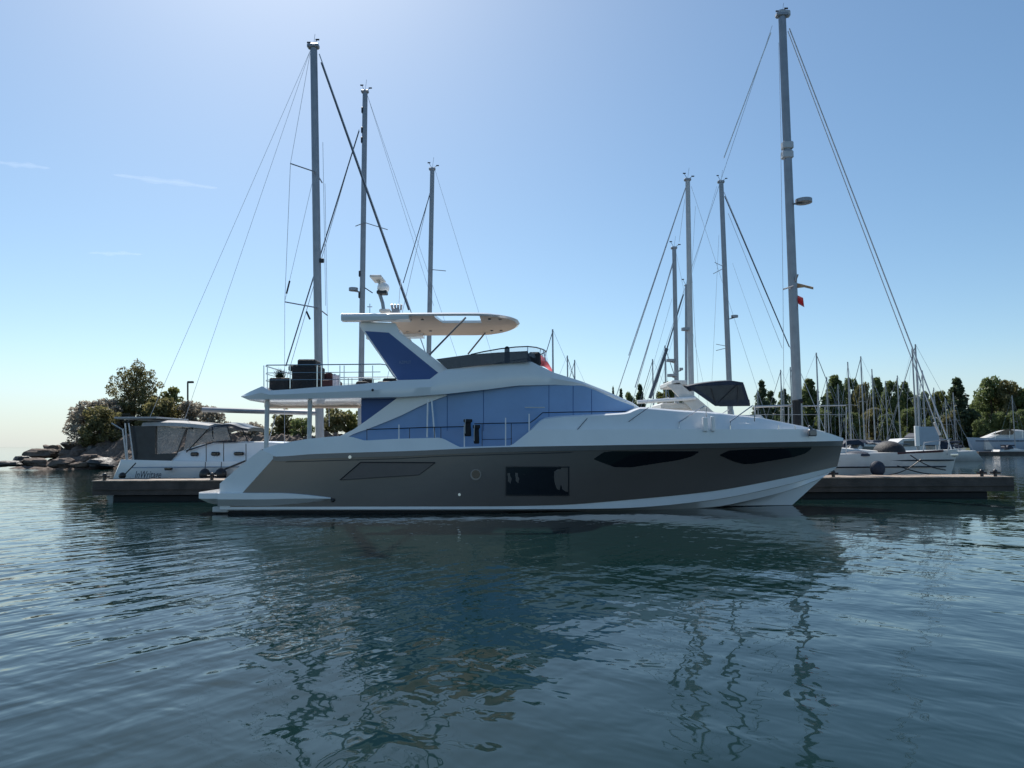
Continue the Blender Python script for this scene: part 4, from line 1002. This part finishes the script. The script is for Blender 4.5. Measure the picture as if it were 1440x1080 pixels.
# wind vane on one mast, end board
o = thing('navigation_board', 'pale upright board with a white edge behind the foredeck of the right sailing yacht', 'board', P(1305, 625, 60))
p, q = P(1288, 626, 60), P(1320, 600, 60); obj('panel', MB().box((p.x + .35, 60, p.z), (q.x, 60.15, q.z), .02), M['paleblue'], o); obj('edge_post', MB().box((p.x, 59.95, p.z - .1), (p.x + .34, 60.2, q.z + .06), .03), M['white'], o)
obj('leg', MB().box((q.x - .3, 60, -.5), (q.x - .1, 60.14, p.z)), M['alu'], o); obj('leg', MB().box((p.x + .1, 60, -.5), (p.x + .3, 60.14, p.z)), M['alu'], o)
# far right cruiser
D = 150
k = thing('motor_cruiser', 'grey white motor cruiser moored at the far right edge', 'motor cruiser', (P(1420, 630, D).x, D, 0))
obj('hull', MB().loft(hull_mesh(P(1462, 630, D).x, P(1366, 630, D).x, D, P(1400, 617, D).z, 2.4)), M['paleblue'], k, 40)
rows = []
for i in range(11):
    s = i / 10; u = 1378 + 70 * s; x = P(u, 620, D).x; h = P(u, 617 - 13 * math.sin(math.pi * min(1, s * .75 + .01)) ** 1.3, D).z
    rows.append([(x, D - 1.7, 1), (x, D - 1.5, h - .3), (x, D - 1.1, h), (x, D + 1.1, h), (x, D + 1.5, h - .3), (x, D + 1.7, 1)])
obj('cabin', MB().loft(rows), M['white2'], k, 30)
dk_([(1393, 611), (1418, 603), (1428, 606), (1424, 611)], D - 1.72, .1, 'windscreen', 'glass')
for u in (1400, 1420, 1438): line(k, 'rail_post', (u, 606), (u, 617), D - 2, .05, 'steel')
line(k, 'stripe', (1372, 620), (1440, 620), D - 2.5, .1, 'navy')
t = tag(obj('far_dock', MB().box((P(1350, 630, D).x, D - 6, -.4), (P(1500, 630, D).x, D - 3.4, .62), .05), M['fascia']), 'dark floating dock in front of the far right cruiser', 'dock')

# ================================================================== land
mb = MB(); nx, ny = 150, 30
def land_z(x, y):
    return 1.2 * min(1, max(0, (y - 150) / 10)) + 1.0 * noise.noise((x * .05, y * .05, 3)) * min(1, max(0, (y - 150) / 20)) - .6 * (y < 151)
rows = [[(x, y, land_z(x, y)) for x in [25 + 255 * i / nx for i in range(nx + 1)]] for y in [148 + 90 * j / ny for j in range(ny + 1)]]
mb.quadstrip(rows); tag(obj('shore', mb, M['land'], None, True), kind='structure')

# leaf clump foliage
def crown(blobs, n, size, seed):
    rnd = random.Random(seed); mb = MB(); tot = sum(b[3] * b[3] for b in blobs)
    for b in blobs:
        cx_, cy_, cz_, r, sq = b; k = max(8, int(n * r * r / tot))
        for _ in range(k):
            while True:
                d = Vector((rnd.uniform(-1, 1), rnd.uniform(-1, 1), rnd.uniform(-1, 1)))
                if .05 < d.length < 1: break
            d = d.normalized() * (d.length ** .45) * r * rnd.uniform(.82, 1.08)
            p = Vector((cx_ + d.x, cy_ + d.y, cz_ + d.z * sq))
            s_ = size * rnd.uniform(.6, 1.4)
            n_ = Vector((rnd.gauss(0, 1), rnd.gauss(0, 1), rnd.gauss(.3, 1))).normalized(); t1 = n_.orthogonal().normalized(); t1 = (Matrix.Rotation(rnd.uniform(0, 6.28), 3, n_) @ t1); t2 = n_.cross(t1)
            q = len(mb.v); mb.v += [tuple(p - t1 * s_), tuple(p - t2 * s_ * .45 + t1 * .1 * s_), tuple(p + t1 * s_), tuple(p + t2 * s_ * .5)]
            mb.f.append((q, q + 1, q + 2, q + 3))
    return mb
def conifer_blobs(h, w_, seed, taper=1.0):
    rnd = random.Random(seed); out = []
    for i in range(120):
        s = rnd.random() ** .9; a_ = rnd.uniform(0, 6.28); rr = w_ * (1 - s ** 1.2) ** taper * rnd.uniform(.35, 1.0)
        out.append((rr * math.cos(a_), rr * math.sin(a_), h * (.02 + .95 * s), .16 * w_ + .3 * w_ * (1 - s), 1.1))
    return out
def broad_blobs(h, w_, seed, low=.0, k=60):
    rnd = random.Random(seed); out = []
    for i in range(k):
        a_ = rnd.uniform(0, 6.28); s = rnd.uniform(low, .93); prof = math.sin(math.pi * (.25 + .68 * ((s - low) / (1 - low)))) ** .6
        rr = w_ * prof * rnd.uniform(.2, .95); out.append((rr * math.cos(a_), rr * math.sin(a_), h * s, w_ * rnd.uniform(.18, .34), .85))
    return out
def make_tree(label, blobs, h, n, size, leaf, seed, loc, name='tree', cat='tree', tr=.03, group=None, limbs=8, trunkm='bark'):
    t = thing(name, label, cat, (0, 0, 0), group); rnd = random.Random(seed + 5)
    mb = MB(); mb.tube([(0, 0, -.6), (rnd.uniform(-.1, .1) * h * .06, 0, h * .45), (0, rnd.uniform(-.1, .1) * h * .05, h * .9)], h * tr, 8, r2=h * tr * .25)
    for b in rnd.sample(blobs, min(limbs, len(blobs))):
        z0 = max(.05 * h, min(h * .8, b[2] * .7)); mb.tube([(0, 0, z0), (b[0] * .6, b[1] * .6, (z0 + b[2]) / 2 + .02 * h), (b[0], b[1], b[2])], h * tr * .35, 5, r2=h * tr * .1)
    obj('trunk', mb, M[trunkm], t, True); obj('crown', crown(blobs, n, size, seed), M[leaf], t)
    t.location = loc; return t
G_ = 'trees along the far shore'
PT = {}
specs = {'c1': ('conifer', 'leaf_conifer', 16, 3.4), 'c2': ('conifer', 'leaf_conifer', 15, 4.0), 'g1': ('narrow', 'leaf_green', 16, 3.6), 'g2': ('broad', 'leaf_green', 15, 4.6), 'l1': ('broad', 'leaf_light', 14, 4.4), 'g3': ('broad', 'leaf_green', 16, 5.6), 'o1': ('broad', 'leaf_olive', 14, 5.2)}
def far_tree(kind, u, v, dd, halfpx, lab):
    base = Vector((P(u, 600, dd).x, dd, max(.3, land_z(P(u, 600, dd).x, dd)) if dd > 150 else .5)); hh = P(u, v, dd).z - base.z
    ty, leaf, h, w_ = specs[kind]
    if kind not in PT:
        sd_ = sum(map(ord, kind))
        bl = conifer_blobs(h, w_, sd_, 1.0 if ty == 'conifer' else .62) if ty != 'broad' else broad_blobs(h, w_, sd_, .0)
        t = make_tree(lab, bl, h, 7500, .4, leaf, sd_, base, group=G_); PT[kind] = t
    else: t = dup(PT[kind], base, random.uniform(0, 6.28), None, lab)
    k = (1.55 if kind in ('g1', 'c2') else 1.2) * halfpx * dd / F / w_; t.scale = (k, k, hh / h / 1.0); t['group'] = G_
    return t
for kind, u, v, dd, hp, lab in [
 ('c2', 1073, 536, 150, 14, 'dark pointed conifer standing alone just right of the navy canopy'), ('c1', 1105, 546, 165, 10, 'dark narrow conifer left of the tallest mast'), ('g1', 1140, 532, 172, 15, 'green tree partly behind the shrouds right of the tallest mast'),
 ('g1', 1176, 527, 168, 16, 'green pointed tree left of the wind vane mast'), ('g2', 1198, 531, 176, 13, 'green tree immediately right of the wind vane mast'), ('o1', 1216, 536, 172, 12, 'olive tree between the two masts above the yacht bow'),
 ('g1', 1236, 530, 180, 12, 'pointed green tree above the black covered dinghy'), ('g2', 1256, 535, 174, 13, 'green tree left of the paired masts, beside the pointed one'), ('g1', 1275, 536, 184, 11, 'slim green tree just left of the paired masts'),
 ('g2', 1300, 550, 176, 13, 'low green tree right behind the paired masts'), ('l1', 1322, 548, 172, 12, 'lighter pointed tree right of the paired masts'), ('c2', 1349, 532, 168, 20, 'broad dark conifer in the gap of the tree row on the right'),
 ('g3', 1396, 529, 176, 23, 'wide dense green tree left of the right edge'), ('o1', 1422, 533, 172, 18, 'olive tree overlapping the wide green tree at the right edge'), ('g2', 1446, 546, 170, 18, 'green tree cut by the right edge of the picture'),
 ('c1', 863, 543, 170, 5, 'tiny conifer top nearest the end of the blue window covers'), ('c1', 874, 546, 165, 8, 'small dark conifer second from the blue window covers'), ('c2', 901, 541, 160, 11, 'dark conifer behind the parted headstays'), ('g2', 886, 551, 172, 10, 'low dark tree between the two small conifers'),
 ('l1', 940, 536, 155, 16, 'yellow green tree left of the cruiser radar arch'), ('g2', 962, 545, 165, 10, 'green tree partly behind the cruiser radar arch'),
 ('g3', 1378, 588, 160, 10, 'low green bush before the gap in the tree row'), ('g2', 1310, 585, 160, 10, 'low green bush under the lighter pointed tree'), ('g2', 1250, 580, 160, 12, 'low green bush behind the far boats'), ('g2', 1200, 580, 160, 12, 'low green bush behind the wind vane mast'), ('g3', 1160, 574, 165, 14, 'low green bush in front of the pointed trees right of the tallest mast'), ('o1', 1228, 572, 166, 13, 'low olive bush in front of the pointed green tree'), ('g3', 1280, 572, 166, 14, 'low green bush left of the upright board'), ('o1', 1340, 576, 166, 12, 'low olive bush beside the broad dark conifer'), ('g3', 1406, 578, 160, 12, 'green bush at the foot of the wide dense tree'),
 ('g3', 1430, 575, 158, 14, 'dark low shrub behind the far right cruiser')]:
    far_tree(kind, u, v, dd, hp, lab)
NB = ['just right of the navy canopy', 'left of the tallest mast', 'behind the tallest mast', 'right of the tallest mast', 'left of the wind vane mast', 'behind the wind vane mast', 'above the navy deck bag', 'above the black covered dinghy', 'left of the paired masts', 'behind the paired masts', 'right of the paired masts', 'left of the broad dark conifer', 'behind the broad dark conifer', 'right of the broad dark conifer', 'left of the wide dense tree', 'behind the wide dense tree', 'at the right edge']
for i, nb in enumerate(NB):
    u = 1082 + i * 22.5 + random.uniform(-5, 5)
    far_tree(random.choice(['c2', 'g2', 'o1', 'g3', 'l1', 'g1']), u, random.uniform(548, 572), random.uniform(195, 225), random.uniform(11, 17), 'lower tree in the back row of the shore, ' + nb)

# ================================================================== rocky point on the left
ID = 80
def isl_h(u):   # height profile of the rocks in picture rows, at the waterline distance
    return lin([(-20, 655), (20, 648), (45, 640), (70, 628), (95, 622), (130, 618), (200, 610), (330, 612), (430, 615), (520, 622)], u)
mb = MB(); rows = []
for j in range(34):
    y = ID - 3 + 20 * j / 33; r = []
    for i in range(150):
        u = -5 + 530 * i / 149; x = P(u, 650, ID).x
        s = min(1, max(0, (y - ID + 1 - 1.2 * noise.noise((x * .3, 0, 5))) / 6)); hz = max(.2, P(u, isl_h(u), ID + 6).z)
        cr = abs(noise.noise((x * .45, y * .6, 1.3))) + .5 * abs(noise.noise((x * 1.1, y * 1.3, 7))); z = -.5 + (hz + .5) * s ** .8 * (.72 + .5 * cr) + .25 * noise.noise((x * 1.7, y * 1.7, 2)) * s
        r.append((x, y, z))
    rows.append(r)
mb.quadstrip(rows); tag(obj('island_ground', mb, M['rock']), kind='structure')
def boulder(u, v, wpx, hpx, dd, m, lab, seed):
    rnd = random.Random(seed); c = P(u, v, dd); rx, rz = wpx * dd / F / 2, hpx * dd / F / 2; mb = MB(); rows = []
    for i in range(11):
        th = math.pi * i / 10; r = []
        for j in range(16):
            ph = 2 * math.pi * j / 16; dv = Vector((math.sin(th) * math.cos(ph), math.sin(th) * math.sin(ph), -math.cos(th)))
            k = 1 + .45 * noise.noise(dv * 1.3 + Vector((seed * 3.1, 0, 0))) + .16 * noise.noise(dv * 3.3 + Vector((0, seed, 0)))
            q = Vector((max(-.8, min(.85, dv.x)), dv.y, max(-.75, min(.78, dv.z + .25 * dv.x * math.sin(seed))))) * k * 1.2; r.append((c.x + q.x * rx, c.y + q.y * rx * .8, c.z + q.z * rz))
        rows.append(r)
    mb.quadstrip(rows, close_v=True); o = obj('boulder', mb, M[m], None, 28); return tag(o, lab, 'boulder', 'boulders on the rocky point')
for i, (u, v, w_, h_, m, lab) in enumerate([
 (16, 652, 34, 9, 'rockdark', 'dark wet flat rock farthest out in the water at the left edge'), (32, 646, 20, 9, 'rockdark', 'small dark rock leaning on the flat outermost rock'),
 (62, 638, 40, 14, 'rock', 'long pale sloping slab near the tip of the rocky point'), (75, 632, 26, 12, 'rock', 'reddish boulder on top of the pale slab'), (50, 650, 26, 12, 'rock', 'boulder at the waterline below the pale slab'),
 (88, 652, 26, 13, 'rock', 'brown boulder half in the water, middle of the rocky point'), (102, 640, 30, 16, 'rock', 'large boulder with a pale flat top, centre of the rocky point'), (112, 654, 22, 9, 'rock', 'low light boulder at the water, right of the half sunk brown one'),
 (122, 633, 30, 14, 'rock', 'boulder under the pale shrub'), (104, 628, 28, 14, 'rockdark', 'dark boulder below the left shrub edge'), (146, 636, 34, 16, 'rockdark', 'dark boulder left of the sailing yacht stern'),
 (142, 651, 36, 14, 'rockdark', 'dark wet boulder at the water beside the dock end'), (128, 645, 24, 12, 'rock', 'brown boulder between two darker ones near the dock end')]):
    boulder(u, v, w_, h_, ID - 2 + (8 if v < 645 else 3) * max(0, (655 - v) / 20), m, lab, i + 1)
def bush(u, vtop, vbase, halfpx, dd, leaf, lab, seed, n=2600, name='shrub', size=.2, low=-.02):
    b = P(u, vbase, dd); h = P(u, vtop, dd).z - b.z; w_ = halfpx * dd / F
    return make_tree(lab, broad_blobs(h, w_, seed, low, 46), h, int(n * 1.7), size, leaf, seed, b, name, 'shrub' if name == 'shrub' else 'tree', .035, None, 10)
bush(122, 566, 625, 34, 88, 'leaf_grey', 'pale grey brown rounded shrub, outermost on the rocky point', 11, 3000)
bush(152, 560, 625, 26, 90, 'leaf_grey', 'greyish shrub between the outermost shrub and the tall tree', 12, 2600)
bush(170, 556, 622, 26, 92, 'leaf_olive', 'olive shrub in front of the tall feathery tree trunk', 13, 2600)
bush(140, 572, 628, 30, 86, 'leaf_olive', 'low olive shrub tucked below the two pale shrubs', 23, 2400)
bush(228, 560, 618, 30, 90, 'leaf_olive', 'wide olive shrub behind the solar panel of the left sailing yacht', 24, 3000)
bush(212, 552, 620, 26, 92, 'leaf_olive', 'olive shrub right of the tall feathery tree trunk', 14, 2600)
bush(240, 545, 618, 22, 95, 'leaf_light', 'yellow green bushy tree right of the tall feathery tree', 15, 2800)
bush(270, 562, 618, 28, 92, 'leaf_grey', 'brownish shrub below the lamp post', 16, 2600)
bush(300, 574, 618, 22, 90, 'leaf_grey', 'low brown shrub right of the lamp post', 17, 2200)
bush(355, 597, 622, 22, 92, 'leaf_grey', 'low brown shrub left of the cockpit posts', 18, 1800)
bush(400, 577, 625, 26, 95, 'leaf_olive', 'dark olive shrub seen between the cockpit posts', 19, 2600)
bush(425, 590, 628, 22, 92, 'leaf_green', 'green shrub behind the right cockpit post', 20, 1800)
bush(472, 573, 628, 24, 95, 'leaf_olive', 'leafy olive tree under the upper deck, left of the dark blue panel', 21, 3200)
bush(498, 576, 628, 20, 97, 'leaf_light', 'light green bush touching the dark blue panel under the upper deck', 22, 2200)
# tall feathery tree: several leaning stems with wispy tufts
dd = 93; b = P(188, 612, dd); rnd = random.Random(3); bl = []
for u, v, r in ((197, 516, 9), (206, 530, 8), (190, 526, 9), (172, 524, 8), (176, 540, 10), (160, 549, 7), (166, 536, 7), (154, 552, 6), (212, 546, 10), (198, 545, 12), (186, 556, 12), (206, 560, 11), (222, 541, 5), (216, 534, 5), (178, 560, 10), (201, 522, 6), (186, 516, 4), (210, 524, 5), (196, 534, 10), (184, 545, 12), (170, 552, 12), (214, 556, 12), (192, 566, 14), (176, 570, 12), (208, 570, 12), (190, 580, 14), (196, 525, 7), (180, 532, 8)):
    p = P(u, v, dd) - b; bl.append((p.x, rnd.uniform(-1, 1), p.z, r * dd / F, 1.15))
make_tree('tall feathery dark tree rising highest on the rocky point', bl, P(195, 512, dd).z - b.z, 7500, .15, 'leaf_olive', 31, b, 'tree', 'tree', .018, None, 18)
# lamp post
dd = 92; t = thing('lamp_post', 'thin grey lamp post with a short arm above the shrubs on the rocky point', 'lamp post', P(264, 612, dd))
obj('pole', MB().tube([P(264, 614, dd), P(264, 537.5, dd)], .11, 8), M['fascia'], t, True)
a_, b_ = P(264, 537.5, dd), P(272, 537.5, dd); obj('lamp_head', MB().box((a_.x, dd - .2, a_.z - .12), (b_.x, dd + .2, a_.z + .14), .04), M['fascia'], t)

# contrails high over the harbour
def contrail(u0, v0, u1, v1, r, lab):
    dd = 6000; p, q = P(u0, v0, dd), P(u1, v1, dd); n = 24; pts = [p.lerp(q, i / n) + Vector((0, 0, 4 * math.sin(i * .5))) for i in range(n + 1)]; mb = MB(); rows = []
    for i, c in enumerate(pts):
        rr_ = r * math.sin(math.pi * (.04 + .92 * i / n)) ** .8 * (1 + .3 * math.sin(i * .9))
        rows.append([c + Vector((0, math.cos(j * math.pi / 4), math.sin(j * math.pi / 4))) * rr_ for j in range(8)])
    mb.loft(rows); o = obj('contrail', mb, M['vapour'], None, True); tag(o, lab, 'cloud')
m = bpy.data.materials.new('thin vapour'); m.use_nodes = True; nt = m.node_tree; b = nt.nodes['Principled BSDF']; b.inputs['Base Color'].default_value = (.9, .9, .9, 1); b.inputs['Roughness'].default_value = 1; b.inputs['Specular IOR Level'].default_value = 0; b.inputs['Alpha'].default_value = .13; M['vapour'] = m
lw = nt.nodes.new('ShaderNodeBsdfTranslucent'); lw.inputs['Color'].default_value = (.95, .95, .95, 1); tp = nt.nodes.new('ShaderNodeBsdfTransparent'); mx = nt.nodes.new('ShaderNodeMixShader'); mx.inputs['Fac'].default_value = .03
nt.links.new(tp.outputs[0], mx.inputs[1]); nt.links.new(lw.outputs[0], mx.inputs[2]); nt.links.new(mx.outputs[0], nt.nodes['Material Output'].inputs['Surface'])
contrail(-10, 228, 70, 236, 22, 'faint white vapour trail leaving the left edge of the sky')
contrail(160, 246, 305, 264, 26, 'long faint white vapour trail in the left sky')
contrail(125, 356, 200, 357, 16, 'short faint white vapour trail low in the left sky')

# ------------------------------------------------------------------ sub-parts hang under the part they belong to
def centre(o):
    bb = [Vector(c) for c in o.bound_box]; return sum(bb, Vector()) / 8 + o.location
NEST = {'porthole_glass': 'porthole', 'window_frame': 'hull_window', 'cover_seam': 'window_cover', 'builder_lettering': 'arch_cover', 'radar_base': 'radar_mast', 'radar_scanner': 'radar_mast',
        'headliner': 'hardtop', 'windscreen_post': 'windscreen', 'windscreen_rail': 'windscreen', 'masthead': 'mast', 'spreader': 'mast', 'wind_sensor': 'mast', 'radar_bracket': 'radar_dome',
        'mast_fitting': 'mast', 'deck_light': 'mast', 'masthead_crane': 'mast', 'portlight': 'cabin_top', 'boat_name': 'hull', 'side_window': 'cabin', 'vent_frame': 'vent_panel', 'rail_top': 'side_rail',
        'canopy_frame': 'canopy_window', 'exhaust_outlet': 'topsides', 'fairlead': 'topsides', 'groove': 'topsides', 'rubbing_strake': 'hull', 'nav_light': 'flybridge', 'raised_lid': 'cover', 'sheer_stripe': 'hull', 'trim_rail': 'fascia', 'rubber_stop': 'platform_wing'}
for t in [o for o in bpy.data.objects if o.parent is None and o.type == 'EMPTY']:
    ks = kids(t); by = {}
    for k_ in ks: by.setdefault(k_.name.split('.')[0], []).append(k_)
    for k_ in ks:
        pn = NEST.get(k_.name.split('.')[0])
        if pn in by:
            c0 = centre(k_); k_.parent = min(by[pn], key=lambda o: (centre(o) - c0).length)
